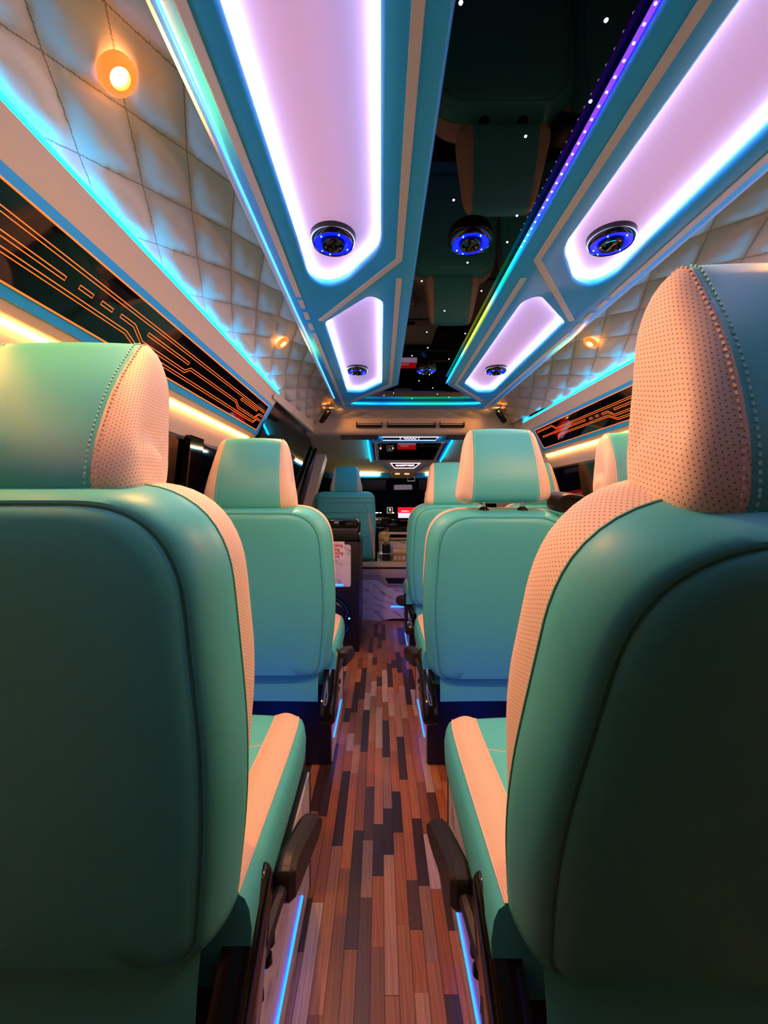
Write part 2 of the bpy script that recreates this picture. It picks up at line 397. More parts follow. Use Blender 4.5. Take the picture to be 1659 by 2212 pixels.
# a small cream corner bracket of the curtain box above the first left window
cb = MB(); cb.prism(round_poly([(.9, .23), (1.06, .23), (1.10, .205), (1.02, .16), (.9, .15)], .02), lambda a, b, d: (d, a, Z(b)), -.645, -.60)
obj('curtain_box', cb, M['cream_s'], wall_l)
cb = MB(); cb.prism(round_poly([(1.4, .24), (1.62, .24), (1.66, .225), (1.56, .18), (1.4, .17)], .02), lambda a, b, d: (d, a, Z(b)), 1.035, 1.075)
obj('curtain_box', cb, M['cream_s'], wall_r)
def pane(name, prof, y0, y1, side=-1):
    X = (lambda x: x) if side < 0 else (lambda x: 2 * CX - x)
    mb = MB(); mb.prism([(X(a), b) for a, b in prof] + [(X(a - .005), b) for a, b in prof[::-1]], lambda a, b, d: (a, d, Z(b)), y0, y1)
    return struct(obj(name, mb, M['glass'], smooth=False))
pane('window_1', [(-.638, .22), (-.672, -.11)], -1.1, 1.955)
pane('window_2', [(-.638, .22), (-.672, -.11)], -1.1, 3.5, side=1)
# sliding-door glass, tall, leaning in
pane('window_3', [(-.515, .505), (-.675, -.11)], 1.96, 3.46)
fr = MB()
for (ya, yb, t) in ((3.38, 3.5, .02), ):
    fr.prism([(-.505, .51), (-.665, -.11), (-.70, -.11), (-.54, .51)], lambda a, b, d: (a, d, Z(b)), ya, yb)
fr.tube([(-.505, 3.36, Z(.47)), (-.52, 3.30, Z(.40)), (-.56, 3.22, Z(.25)), (-.63, 3.1, Z(-.1))], [.008, .014, .018, .02], n=8)
door = struct(obj('door_1', fr, M['black'], smooth=True))
door['label'] = 'black frame of the tall sliding door window'
# door header: smooth cream roll between the quilting and the door glass
hd = MB(); rows = []
for k in range(25):
    y = 1.9 + 1.65 * k / 24
    q = min(1, max(0, (y - 1.9) / 1.0)); a = Vector((-.486 + .05 * q, .512 + .018 * q)); b = Vector((-.515, .497))
    row = []
    for j in range(9):
        u = j / 8; p = a * (1 - u) + b * u; bul = math.sin(PI * u) * .028
        row.append((p.x + bul * .35, y, Z(p.y - bul)))
    rows.append(row)
hd.grid(rows); hd.grid([[(x - .06, y, z + .07) for x, y, z in r] for r in rows])
obj('door_header', hd, M['cream'], wall_l)
# front door pillar and cab sides
pl = MB()
pl.prism([(-.50, .56), (-.515, .5), (-.675, -.12), (-.70, -.95), (-.62, -.95), (-.60, -.12), (-.435, .47), (-.40, .56)], lambda a, b, d: (a, d, Z(b)), 3.46, 3.62)
obj('front_pillar', pl, M['cream'], wall_l, angle=25)
pl = MB(); pl.prism([(2 * CX - a, b) for a, b in [(-.50, .56), (-.515, .5), (-.675, -.12), (-.70, -.95), (-.62, -.95), (-.60, -.12), (-.435, .47), (-.40, .56)]], lambda a, b, d: (a, d, Z(b)), 3.46, 3.62)
obj('front_pillar', pl, M['cream'], wall_r, angle=25)
pane('window_4', [(-.56, .26), (-.66, -.12)], 3.62, 4.4)
pane('window_5', [(-.56, .26), (-.66, -.12)], 3.62, 4.4, side=1)
ws = MB(); ws.prism([(4.22, .30), (4.60, -.16), (4.61, -.15), (4.23, .31)], lambda a, b, d: (d, a, Z(b)), -.70, 1.13)
struct(obj('window_6', ws, M['glass'], smooth=False))
wf = MB(); wf.box(-.72, 1.15, 4.62, 4.66, 0, Z(-.1)); struct(obj('wall_front', wf, M['black'], smooth=False))
wb = MB(); wb.box(-.74, 1.17, -1.24, -1.2, 0, Z(.72)); struct(obj('wall_back', wb, M['black'], smooth=False))

# ceiling shell with the cab slope
cl = MB()
cl.box(-.74, 1.17, -1.2, 3.02, Z(.70), Z(.73))
cl.prism([(3.02, .487), (4.24, .249), (4.30, .30), (3.02, .73)], lambda a, b, d: (d, a, Z(b)), -.72, 1.15)
ceiling = struct(obj('ceiling', cl, M['tan'], smooth=False))

# quilted side panels
def qpt(t):      # cross-section from the console edge (t=0) to the soffit ledge (t=1): (x, z)
    P = [(-.285, .668), (-.345, .655), (-.415, .605), (-.4925, .5115)]
    u = 1 - t
    return (P[0][0] * u ** 3 + 3 * P[1][0] * u * u * t + 3 * P[2][0] * u * t * t + P[3][0] * t ** 3,
            P[0][1] * u ** 3 + 3 * P[1][1] * u * u * t + 3 * P[2][1] * u * t * t + P[3][1] * t ** 3)
arc = [0]; NS = 34
for k in range(NS): arc.append(arc[-1] + math.dist(qpt(k / NS), qpt((k + 1) / NS)))
def quilt(side):
    mb = MB(); rows = []; uvs = []; y0, y1, ny = -1.1, 3.0, 520
    for j in range(ny + 1):
        y = y0 + (y1 - y0) * j / ny; q = max(0, min(1, (y - 1.9) / 1.0)); row = []; ur = []
        for k in range(NS + 1):
            t = k / NS; x, z = qpt(t); x2, z2 = qpt(min(1, t + .01)); x1, z1 = qpt(max(0, t - .01))
            x += .055 * q * t * t; z += .02 * q * t * t
            tx, tz = x2 - x1, z2 - z1; L = math.hypot(tx, tz); nx, nz = -tz / L, tx / L      # points into the cabin
            if nx < 0: nx, nz = -nx, -nz
            a = arc[k] / .101 + y / .23 - .09; b = arc[k] / .101 - y / .23 - .36
            pa = abs(math.sin(PI * a)); pb_ = abs(math.sin(PI * b))
            puff = .0165 * (min(1, pa * 1.15) * min(1, pb_ * 1.15)) ** 0.72 - .0155
            p = (x + nx * puff, y, Z(z + nz * puff))
            row.append(p if side < 0 else (2 * CX - p[0], p[1], p[2])); ur.append((a, b))
        rows.append(row); uvs.append(ur)
    mb.grid(rows, uvs=uvs, flip=side > 0)
    return obj('quilted_panel', mb, M['quilt'], ceiling, angle=80)
quilt(-1); quilt(1)

# front header between the ceiling and the cab: quilted strip, then a cream fascia
hp = [(2.66, .628), (2.78, .618), (2.86, .600), (2.90, .585)]
mb = MB(); rows = []; uvs = []
S = [0]
for i in range(3): S.append(S[-1] + math.dist(hp[i], hp[i + 1]))
for j in range(200):
    x = -.50 + (1.433) * j / 199; row = []; ur = []
    for k in range(19):
        s = S[-1] * k / 18; i = max(i for i in range(3) if S[i] <= s + 1e-9); u = (s - S[i]) / (S[i + 1] - S[i])
        y = hp[i][0] + (hp[i + 1][0] - hp[i][0]) * u; z = hp[i][1] + (hp[i + 1][1] - hp[i][1]) * u
        a = s / .125 + x / .15 + .2; b = s / .125 - x / .15
        puff = .008 * (abs(math.sin(PI * a)) * abs(math.sin(PI * b))) ** .42
        row.append((x, y - puff * .4, Z(z - puff * .9))); ur.append((a, b))
    rows.append(row); uvs.append(ur)
mb.grid(rows, uvs=uvs); obj('quilted_strip', mb, M['quilt'], ceiling, angle=80)
prof = [(2.875, .596), (2.888, .586), (2.899, .565), (2.908, .535), (2.918, .500), (2.930, .482), (2.95, .475), (3.02, .475), (3.02, .50), (2.96, .56), (2.91, .62)]
hm = MB(); hm.prism(prof, lambda a, b, d: (d, a, Z(b)), -.56, .993)
obj('header_fascia', hm, M['cream_s'], ceiling, angle=50)

# ------------------------------------------------------------------ ceiling console: frame, inlays, light sheets, vents
CZ = Z(.60)
big = [(-.197, .15), (0, .15), (0, .99), (-.097, 1.137), (-.158, 1.166), (-.190, 1.113)]
small = [(-.186, 1.40), (-.03, 1.213), (.006, 1.25), (.006, 2.115), (-.105, 2.295), (-.180, 2.28)]
bigR = round_poly(ccw(big), [.03, .03, .05, .05, .04, .03], 5); smallR = round_poly(ccw(small), [.02, .04, .03, .025, .04, .02], 5)
mirror_hole = round_poly(ccw([(.0906, -.95), (.3424, -.95), (.3424, 2.14), (.623, 2.555), (.60, 2.585), (-.167, 2.585), (-.19, 2.555), (.0906, 2.14)]), [.01, .01, .01, .02, .02, .02, .02, .01], 3)
outer = round_poly(ccw([(-.268, -1.1), (.701, -1.1), (.70, 2.55), (.68, 2.70), (-.247, 2.70), (-.267, 2.55)]), .015, 3)
console = thing('ceiling_light_console', 'turquoise padded ceiling frame holding four glowing lavender light sheets', 'ceiling light', (CX, 1.0, CZ))
def place(o, p=None):         # keep world position under a parent that has a location
    o.matrix_parent_inverse = Matrix.Translation(-Vector((p or o.parent).location)); return o
holes = [bigR, smallR, mx(bigR), mx(smallR), mirror_hole]
place(obj('frame', plate(outer, holes, CZ, CZ + .034, .007), M['teal_c'], console, angle=50))
for hole in (bigR, smallR, mx(bigR), mx(smallR)):
    hole = ccw(hole); mb = MB()
    d_ = bmesh.new(); vv = [d_.verts.new((x, y, CZ + .030)) for x, y in offset(hole, -.004)]; d_.faces.new(vv); bmesh.ops.triangulate(d_, faces=d_.faces); mb.frombm(d_)
    sheet = place(obj('light_sheet', mb, M['diff'], console, smooth=False))
    mb = MB(); mb.tube([(x, y, CZ + .0225) for x, y in offset(hole, .004)], .0042, n=6, closed=True)
    r_ = obj('rim_light', mb, M['rim'], sheet); r_.matrix_parent_inverse = Matrix.Translation(-Vector(console.location))
    r_.matrix_parent_inverse = Matrix.Identity(4)
# slim cream inlays let into the frame
def ribbon(pts, w, z=CZ):
    mb = MB(); n = len(pts); L = []; R = []
    for i in range(n):
        p = Vector((*pts[i], 0)); a = Vector((*pts[max(0, i - 1)], 0)); b = Vector((*pts[min(n - 1, i + 1)], 0))
        e = []
        if i: e.append((p - a).normalized())
        if i < n - 1: e.append((b - p).normalized())
        nn = sum((Vector((-q.y, q.x, 0)) for q in e), Vector()); nn = nn / (nn.length_squared / len(e)) if len(e) > 1 else nn
        if len(e) > 1: nn = nn.normalized() / max(.5, nn.normalized().dot(Vector((-e[0].y, e[0].x, 0))))
        L.append(p + nn * w / 2); R.append(p - nn * w / 2)
    poly = [(q.x, q.y) for q in L] + [(q.x, q.y) for q in R[::-1]]
    rows = [[(x, y, zz) for x, y in offset(ccw(poly), d)] for d, zz in ((0, z + .004), (0, z - .0012), (.0012, z - .0022))]
    mb.grid(rows, closed=True)
    for i in range(n - 1):
        mb.add([(*L[i].to_2d(), z - .0021), (*L[i + 1].to_2d(), z - .0021), (*R[i + 1].to_2d(), z - .0021), (*R[i].to_2d(), z - .0021)], [(0, 1, 2, 3)])
    return mb
inl = [([(-.2405, -1.08), (-.2385, 1.215)], .0155), ([(-.238, 1.235), (-.238, 1.285)], .0155), ([(-.2375, 1.315), (-.2375, 1.365)], .0155),
       ([(-.237, 1.395), (-.237, 1.445)], .0155), ([(-.2365, 1.475), (-.226, 2.66)], .0155),
       ([(.0455, -1.08), (.0455, 1.03), (-.1985, 1.375)], .0165), ([(.050, 1.115), (.050, 2.125), (-.165, 2.46)], .0155)]
for pts, w in inl:
    for m_ in (0, 1):
        q = [(2 * CX - x, y) for x, y in pts] if m_ else pts
        place(obj('inlay_strip', ribbon(q, w), M['inlay'], console, smooth=False))
# air vents with a blue ring
def vent(x, y, z, r, parent):
    ring = MB(); ring.lathe([(r * .80, -.006), (r * .83, -.014), (r * .88, -.018), (r * .96, -.013), (r, -.004), (r, .006)], 32)
    a = obj('air_vent', ring, M['gloss'], parent, loc=None); a.location = Vector((x, y, z)) - Vector(parent.location)
    b = MB(); b.lathe([(r * .48, -.008), (r * .55, -.014), (r * .68, -.0170), (r * .83, -.0160)], 32); obj('blue_ring', b, M['blue_ring'], a)
    c = MB(); c.lathe([(0.0001, -.014), (r * .30, -.015), (r * .38, -.021), (r * .47, -.022), (r * .51, -.018), (r * .51, .002)], 28)
    c.box(-r * .07, r * .07, -r * .4, r * .4, -.021, -.012, .002); obj('vent_barrel', c, M['gloss'], a)
    d = MB()
    for k in (0.5, 1.9, 2.5, 4.0, 5.2):
        d.lathe([(.0001, -.0190), (.0016, -.0183), (.0018, -.016)], 6, (r * .68 * math.cos(k), r * .74 * math.sin(k), 0))
    stuff(obj('led_dots', d, M['blue_dot'], a))
for x in (-.112, 2 * CX + .112):
    vent(x, .985, CZ + .026, .054, console); vent(x + (.003 if x < 0 else -.003), 1.955, CZ + .026, .050, console)

# black mirror between the frames, with star lights and a colour-changing strip
mir = thing('mirror_ceiling_panel', 'glossy black mirrored ceiling panel dotted with tiny white star lights', 'ceiling panel', (CX, 1.0, CZ + .03))
mb = MB(); bm_ = bmesh.new(); vv = [bm_.verts.new((x, y, CZ + .0285)) for x, y in offset(mirror_hole, -.006)]; bm_.faces.new(vv); bmesh.ops.triangulate(bm_, faces=bm_.faces); mb.frombm(bm_)
place(obj('mirror', mb, M['mirror'], mir, smooth=False))
stars = [(.101, .524), (.294, .543), (.329, .653), (.249, .715), (.152, .866), (.299, .913), (.306, 1.006), (.228, 1.092), (.117, 1.183), (.3, 1.238), (.21, 1.367), (.171, 1.538), (.315, 1.55),
         (.192, 1.693), (.135, 1.785), (.3, 1.827), (.241, 2.05), (.199, 2.154), (.287, 2.287), (.075, 2.396), (.191, 2.527), (.41, 2.493), (.02, 2.45), (.33, 2.42)]
for x, y in stars:
    s_ = MB(); r = .0028 if y < .7 else .0024; s_.lathe([(.0001, -.0022), (r * .7, -.0016), (r, 0)], 8); o = obj('star_light', s_, M['star'], mir); o.location = Vector((x, y, CZ + .0285)) - Vector(mir.location)
V_, B_, C_, G_, Y_, T_ = (.16, .03, 1), (.03, .08, 1), (0, .6, 1), (0, .8, .25), (.75, .8, .05), (0, .75, .6)
rm = ramp_glow('rainbow_side', 1, [(-1, V_), (.72, V_), (.9, B_), (1.03, C_), (1.12, G_), (1.2, T_), (1.34, Y_), (1.62, Y_), (1.76, T_), (2.0, (0, .7, .5)), (2.06, C_), (2.14, B_)], -1, 2.2, 1.5)
rf = ramp_glow('rainbow_front', 0, [(-.2, T_), (-.1, (0, .65, .9)), (.0, (0, .3, 1)), (.12, C_), (.16, (0, .85, .45)), (.36, G_), (.5, T_), (.63, C_)], -.2, .64, 1.5)
for x in (.3424 - .005,):
    mb = MB(); mb.tube([(x, -.9, CZ + .012), (x, 2.135, CZ + .012)], .0042, n=6); place(obj('colour_strip', mb, rm, mir))
    mb = MB(); y = .2; st = .017 if x > .2 else .02
    while y < 1.0:
        mb.lathe([(.0001, -.0016), (.0018, -.001), (.002, 0)], 6, (x + (-.002 if x > .2 else .002), y, CZ + .0085)); y += .022
    place(stuff(obj('led_dots', mb, M['star'], mir)))
pts = [(-.185, 2.552), (-.15, 2.572), (-.05, 2.581), (CX, 2.584), (.483, 2.581), (.583, 2.572), (.618, 2.552)]
mb = MB(); mb.tube([(x, y - .006, CZ + .010) for x, y in pts], .0058, n=8); place(obj('colour_strip', mb, rf, mir))
for y in (.985, 1.945): vent(CX - .004, y, CZ + .026, .051 if y < 1.5 else .048, mir)

# blue cove strip on top of the console's outer edges, lighting the quilting
for sg in (-1, 1):
    xs = lambda x: x if sg < 0 else 2 * CX - x
    mb = MB(); mb.grid([[(xs(a - .018 * (.0 if y < 2.5 else 0)), y, CZ + b) for a, b in ((-.272, .020), (-.275, .013), (-.281, .011), (-.288, .016), (-.294, .028), (-.297, .045), (-.297, .075))] for y in (-1.1, 0, 1, 2, 2.68)]); place(obj('cream_roll', mb, M['cream'], console))
for x, nm in ((-.2715, 'left'), (2 * CX + .2715, 'right')):
    mb = MB(); mb.tube([(x, .0, CZ + .0115), (x, 2.45, CZ + .0115)], .0026, n=6); place(obj('cove_strip', mb, M['cove'], console))

# ------------------------------------------------------------------ luggage soffits with circuit-line panels
A0 = Vector((-.4845, .51)); A1 = Vector((-.589, .319)); N_ = Vector((.877, -.48))
def sp(y, t, off=0.0, side=-1):
    p = A0 + (A1 - A0) * t + N_ * off
    return (p.x if side < 0 else 2 * CX - p.x, y, Z(p.y))
def soffit(side, yend, pend, lines, label):
    X = (lambda x: x) if side < 0 else (lambda x: 2 * CX - x)
    th = thing('luggage_soffit', label, 'overhead trim', (X(-.6), 0.9, Z(.4)), 'overhead trims along the windows')
    body = MB(); y0 = -1.1
    pr = [(-.4840, .514), (-.4795, .508), (-.4826, .5025), (-.589, .319), (-.600, .303), (-.609, .297), (-.625, .294), (-.655, .30), (-.66, .40), (-.56, .52), (-.50, .53)]
    body.prism([(X(a), b) for a, b in pr], lambda a, b, d: (a, d, Z(b)), y0, yend)
    place(obj('body', body, M['cream'], th, angle=35))
    def slab(name, poly, o0, o1, m, parent=None, b=.0015):
        mb = MB(); rows = [[sp(y, t, o, side) for y, t in (offset(ccw(poly), d))] for d, o in ((0, o0), (0, o1 - b), (b, o1))]
        mb.grid(rows, closed=True); n = len(rows[-1]); mb.add(rows[-1], [tuple(range(n))])
        return place(obj(name, mb, m, parent or th, smooth=True, angle=30), th)
    P0, P1 = .345, .905
    slab('turquoise_border', [(y0, .22), (pend + .055, .22), (pend + .055, 1.0), (y0, 1.0)], -.002, .004, M['teal_c'])
    gl = slab('black_panel', [(y0, P0), (pend, P0), (pend, P1), (y0, P1)], .002, .0065, M['panel'], b=.0005)
    mb = MB(); mb.tube([sp(y0 + .02, P0, .0065, side), sp(pend - .004, P0, .0065, side), sp(pend - .004, P1, .0065, side), sp(y0 + .02, P1, .0065, side)], .0016, n=6)
    o = place(obj('border_line', mb, M['circ'], gl), th); o.matrix_parent_inverse = Matrix.Identity(4)
    for ln in lines:
        mb = MB(); w = .017
        pts = ln
        if len(pts) > 1:
            off1, off2 = [], []
            m = len(pts)
            for i, (y, t) in enumerate(pts):
                T = t * .2177; e = []
                if i: e.append(Vector((y - pts[i - 1][0], (t - pts[i - 1][1]) * .2177)).normalized())
                if i < m - 1: e.append(Vector((pts[i + 1][0] - y, (pts[i + 1][1] - t) * .2177)).normalized())
                nn = sum((Vector((-q.y, q.x)) for q in e), Vector((0, 0))).normalized(); nn /= max(.6, nn.dot(Vector((-e[0].y, e[0].x))))
                hw = .0036
                off1.append((y + nn.x * hw, (T + nn.y * hw) / .2177)); off2.append((y - nn.x * hw, (T - nn.y * hw) / .2177))
            loop = off1 + off2[::-1]
            mb.tube([sp(y, t, .0066, side) for y, t in loop], .0009, n=5, closed=True)
        o = obj('circuit_line', mb, M['circ'], gl); o.matrix_parent_inverse = Matrix.Identity(4)
    mb = MB(); mb.tube([(X(-.4825), .0, Z(.5155)), (X(-.4825), yend - .01, Z(.5155))], .0045, n=8); place(obj('azure_strip', mb, M['azure'], th))
    mb = MB(); mb.tube([(X(-.6105), .0, Z(.2905)), (X(-.6105), yend - .06, Z(.2905))], .0034, n=6); place(obj('warm_strip', mb, M['warm'], th))
    return th
linesL = [[(-.9, .50), (1.90, .50)], [(-.9, .63), (.72, .63)], [(.752, .618), (.787, .618)], [(.811, .618), (.845, .618)],
          [(-.9, .72), (.905, .72), (.962, .80), (1.835, .80), (1.856, .70), (1.905, .70)],
          [(.87, .611), (.919, .613), (.965, .717), (1.177, .717), (1.199, .65), (1.575, .65), (1.62, .72), (1.822, .72), (1.855, .60), (1.905, .60)],
          [(.971, .602), (1.178, .602)], [(1.607, .565), (1.815, .565)]]
linesR = [[(2.54, .42), (2.325, .42), (2.29, .525), (-.9, .525)], [(2.5, .60), (1.981, .60)], [(1.947, .612), (1.92, .612)], [(1.89, .612), (1.866, .612)],
          [(2.331, .80), (2.296, .70), (1.80, .70), (1.751, .815), (-.9, .815)], [(1.836, .618), (1.791, .618), (1.756, .726), (-.9, .726)], [(1.741, .615), (-.9, .615)]]
soffit(-1, 1.98, 1.925, linesL, 'left overhead trim with black glass panel and orange circuit lines')
soffit(1, 2.68, 2.565, linesR, 'right overhead trim with orange circuit lines behind the large headrest')

# amber downlights in the quilting
def downlight(t, y, side, label):
    x, z = qpt(t); x2, z2 = qpt(t + .02); d = Vector((x2 - x, 0, z2 - z)).normalized(); n = Vector((-d.z, 0, d.x))
    if n.x < 0: n = -n
    q = max(0, min(1, (y - 1.9) / 1.0)); x += .055 * q * t * t; z += .02 * q * t * t
    p = Vector((x, y, Z(z))) + n * .006
    if side > 0: p.x = 2 * CX - p.x; n.x = -n.x
    o = thing('downlight', label, 'light', p, 'amber downlights in the quilted leather'); o.rotation_euler = n.to_track_quat('Z', 'Y').to_euler()
    a = MB(); a.lathe([(.0275, -.004), (.0275, .003), (.022, .007), (.015, .007), (.0125, .003)], 24); obj('bezel', a, M['amber_halo'], o)  # bezel ring emits orange to stand in for the halo round the lens
    b = MB(); b.lathe([(.0128, .003), (.009, .0055), (.0001, .0065)], 20); obj('lens', b, M['amber'], o)
    l = bpy.data.lights.new('downlight_lamp', 'SPOT'); l.energy = E_SPOT * (1 if y < 2 else .3); l.color = (1, .38, .06); l.shadow_soft_size = .012; l.spot_size = math.radians(150); l.spot_blend = .5
    lo = bpy.data.objects.new('downlight_lamp', l); C.objects.link(lo); lo.parent = o; lo.location = (0, 0, .014); lo.rotation_euler = (PI, 0, 0)
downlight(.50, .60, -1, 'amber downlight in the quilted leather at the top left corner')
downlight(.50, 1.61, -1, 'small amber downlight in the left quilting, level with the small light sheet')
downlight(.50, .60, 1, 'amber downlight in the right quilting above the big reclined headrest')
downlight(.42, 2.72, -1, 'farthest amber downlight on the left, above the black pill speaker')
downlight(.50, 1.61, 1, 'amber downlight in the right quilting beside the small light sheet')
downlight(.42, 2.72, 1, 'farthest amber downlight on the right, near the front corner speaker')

# pill-shaped corner speakers on the front quilting
def pill(p, rot, label):
    o = thing('corner_speaker', label, 'speaker', p, 'corner speakers at the cab roof'); o.rotation_euler = rot
    mb = MB(); rows = []
    for s, h in ((1, 0), (1, .012), (.9, .020), (.6, .024)):
        rows.append([(x * s, y * (s if s == 1 else s), h) for x, y in round_poly([(-.055, -.018), (.055, -.018), (.055, .018), (-.055, .018)], .018, 5)])
    mb.grid(rows, closed=True); mb.add(rows[-1], [tuple(range(len(rows[-1])))]); obj('shell', mb, M['gloss'], o)
    g = MB(); g.tube([(-.047, -.006, .021), (-.047, .006, .021)], .0015); obj('marker', g, M['chrome'], o)
def face(n, updir):
    n = Vector(n).normalized(); x = Vector(updir).normalized(); y = n.cross(x).normalized(); x = y.cross(n)
    return Matrix((x, y, n)).transposed().to_euler()
pill((-.375, 2.78, Z(.578)), face((.62, -.35, -.70), (-.55, .35, -.75)), 'black pill-shaped speaker on the left front corner of the quilting')
pill((2 * CX + .375, 2.78, Z(.578)), face((-.62, -.35, -.70), (.55, .35, -.75)), 'black pill-shaped speaker on the right front corner above a headrest')

# black vents and grab handles on the header fascia
vg = 'black vents in the cab header'
for x0, x1, lab in ((-.170, .012, 'left short black vent in the cream header'), (.045, .385, 'long middle black vent in the cream header'), (.412, .585, 'right short black vent in the cream header')):
    o = thing('roof_vent', lab, 'vent', ((x0 + x1) / 2, 2.905, Z(.547)), vg)
    w = (x1 - x0) / 2; o.rotation_euler = (math.radians(-16), 0, 0)
    mb = MB(); po = round_poly(ccw([(-w, -.026), (w, -.026), (w, .026), (-w, .026)]), .006, 3); pi_ = offset(po, .006)
    rows = [[(a, 0.012, b) for a, b in po], [(a, -.008, b) for a, b in po], [(a, -.010, b) for a, b in offset(po, .002)], [(a, -.008, b) for a, b in pi_], [(a, .006, b) for a, b in pi_]]
    mb.grid(rows, closed=True); mb.add(rows[-1], [tuple(range(len(rows[-1])))]); obj('bezel', mb, M['black'], o)
    for k in range(3):
        s_ = MB(); z = -.012 + .012 * k; s_.box(-w + .007, w - .007, -.006, .003, z - .001, z + .001); obj('slat', s_, M['gloss'], o)
for sgn, lab in ((-1, 'left black bar handle beside the ceiling monitor'), (1, 'right black bar handle beside the ceiling monitor')):
    o = thing('bar_handle', lab, 'handle', (CX + sgn * .375, 2.975, Z(.470)), 'black bar handles under the header')
    mb = MB(); po = round_poly([(-.148, -.004), (-.13, -.022), (.125, -.022), (.13, .018), (-.13, .016)], .01, 4)
    rows = []
    for d, y in ((0, .02), (0, -.012), (.004, -.018)): rows.append([(-sgn * a * -1 if sgn < 0 else -a, y, b) for a, b in offset(ccw(po), d)])
    mb.grid(rows, closed=True)
    for r in (rows[0], rows[-1]): mb.add(r, [tuple(range(len(r)))])
    obj('grip', mb, M['black'], o)
    for q in (-.09, .09):
        f_ = MB(); f_.box(q - .012, q + .012, .018, .05, -.008, .008, .003); obj('mount', f_, M['black'], o)

# ------------------------------------------------------------------ cab roof: monitor, signs, lamp, visors
SL = Vector((1.22, -.238)).normalized(); SN = Vector((-.238, -1.22)).normalized()     # slope direction and outward normal in (y, z)
def cs(x, s, off=0.0):     # point on the cab slope, s metres forward of its rear edge
    q = Vector((3.02, .487)) + SL * s + SN * off; return (x, q.x, Z(q.y))
def cslab(name, poly, o0, o1, m, th, b=.002, parent=None):
    mb = MB(); rows = [[cs(x, s, o) for x, s in offset(ccw(poly), d)] for d, o in ((0, o0), (0, o1 - b), (b, o1))]
    mb.grid(rows, closed=True); mb.add(rows[-1], [tuple(range(len(rows[-1])))])
    ob = obj(name, mb, m, parent or th, angle=30)
    if parent: return ob
    return place(ob, th)
def sy(Y, off=0.0):        # slope distance at which the surface appears at image height Y (used once to lay out the roof fittings)
    k = (1085 - Y) / 900; y0, z0 = 3.02 + SN.x * off, .487 + SN.y * off
    return (z0 - k * y0) / (k * SL.x - SL.y)
mon = thing('ceiling_monitor', 'flip-down ceiling monitor in a turquoise frame edged by blue light', 'monitor', cs(CX, .3, .02))
s0, s1 = .06, .585
cslab('frame', round_poly([(CX - .315, s0), (CX + .315, s0), (CX + .30, s1), (CX - .30, s1)], .01, 3), 0, .022, M['teal_c'], mon)
cslab('side_grille', [(CX - .285, .09), (CX + .285, .09), (CX + .275, s1 - .03), (CX - .275, s1 - .03)], .02, .024, M['black'], mon)
cslab('bezel', round_poly([(CX - .262, .085), (CX + .262, .085), (CX + .252, s1 - .035), (CX - .252, s1 - .035)], .012, 3), .022, .031, M['cream_s'], mon)
scr = cslab('screen', round_poly([(CX - .236, sy(957, .03)), (CX + .236, sy(957, .03)), (CX + .228, s1 - .075), (CX - .228, s1 - .075)], .006, 2), .029, .0325, M['panel'], mon, b=.0005)
for x0, x1 in ((CX - .312, CX - .299), (CX + .312, CX + .299)):
    mb = MB(); mb.tube([cs(x0, s0, .021), cs(x1, s1, .021)], .0055, n=6); place(obj('blue_edge', mb, M['azure'], mon))
lip = MB(); lip.box(CX - .27, CX + .27, 3.045, 3.085, Z(.440), Z(.502), .006); place(obj('sign_box', lip, M['teal_c'], mon))
mb = MB(); mb.tube([(CX - .228, 3.042, Z(.488)), (CX + .228, 3.042, Z(.488))], .0065, n=6); place(obj('blue_edge', mb, M['azure'], mon))
mb = MB(); f0 = [(CX - .20, .475), (CX + .205, .475), (CX + .185, .453), (CX - .20, .453)]
mb.tube([(x, 3.043, Z(z)) for x, z in f0], .0018, n=5, closed=True)
for q in (CX - .07, CX + .065): mb.tube([(q, 3.043, Z(.475)), (q - .004, 3.043, Z(.453))], .0015, n=5)
place(obj('neon_outline', mb, M['pink_neon'], mon))
pnl = MB(); pnl.box(CX - .20, CX + .195, 3.0425, 3.0455, Z(.455), Z(.477)); place(obj('dark_strip', pnl, M['panel'], mon, smooth=False))
# squiggle of script lettering in the middle bay (unreadable in the photograph)
mb = MB(); mb.tube([(CX - .045 + .09 * k / 14, 3.0425, Z(.464 + .005 * math.sin(k * 1.9))) for k in range(15)], .0016, n=5); place(obj('script_mark', mb, M['pink_neon'], mon))

sg = thing('lit_sign', 'small trapezoid pink lit name sign on the cab roof', 'sign', cs(CX, .82, .02))
pz = [(CX - .235, .66), (CX + .235, .66), (CX + .13, sy(1015)), (CX - .13, sy(1015))]
cslab('housing', pz, 0, .022, M['cream_s'], sg)
for k in (-1, 1):
    cslab('turquoise_fin', [(CX + k * .185, .70), (CX + k * .17, .70), (CX + k * .115, .86), (CX + k * .13, .86)], .02, .026, M['teal_c'], sg)
cslab('dark_plate', [(CX - .125, sy(1001, .025)), (CX + .125, sy(1001, .025)), (CX + .085, sy(1010.5, .025)), (CX - .085, sy(1010.5, .025))], .02, .025, M['panel'], sg, b=.0005)
q = [(CX - .128, sy(1000.5, .025)), (CX + .128, sy(1000.5, .025)), (CX + .087, sy(1011, .025)), (CX - .087, sy(1011, .025))]
mb = MB(); mb.tube([cs(x, s, .026) for x, s in q], .0032, n=5, closed=True); place(obj('neon_outline', mb, M['pink_neon'], sg))
tm = text_mesh('MADDTVIBES', .06, 'lettering', .001, bold=.0012); tm.materials.clear(); tm.materials.append(M['pink_neon'])
t_ = obj('lettering', tm, M['pink_neon'], sg); t_.parent = sg
xs = [v.co.x for v in tm.vertices]; sc_ = .165 / (max(xs) - min(xs))
rx = Matrix((Vector((1, 0, 0)), Vector((0, -SL.x, -SL.y)), Vector((0, SN.x, SN.y)))).transposed()
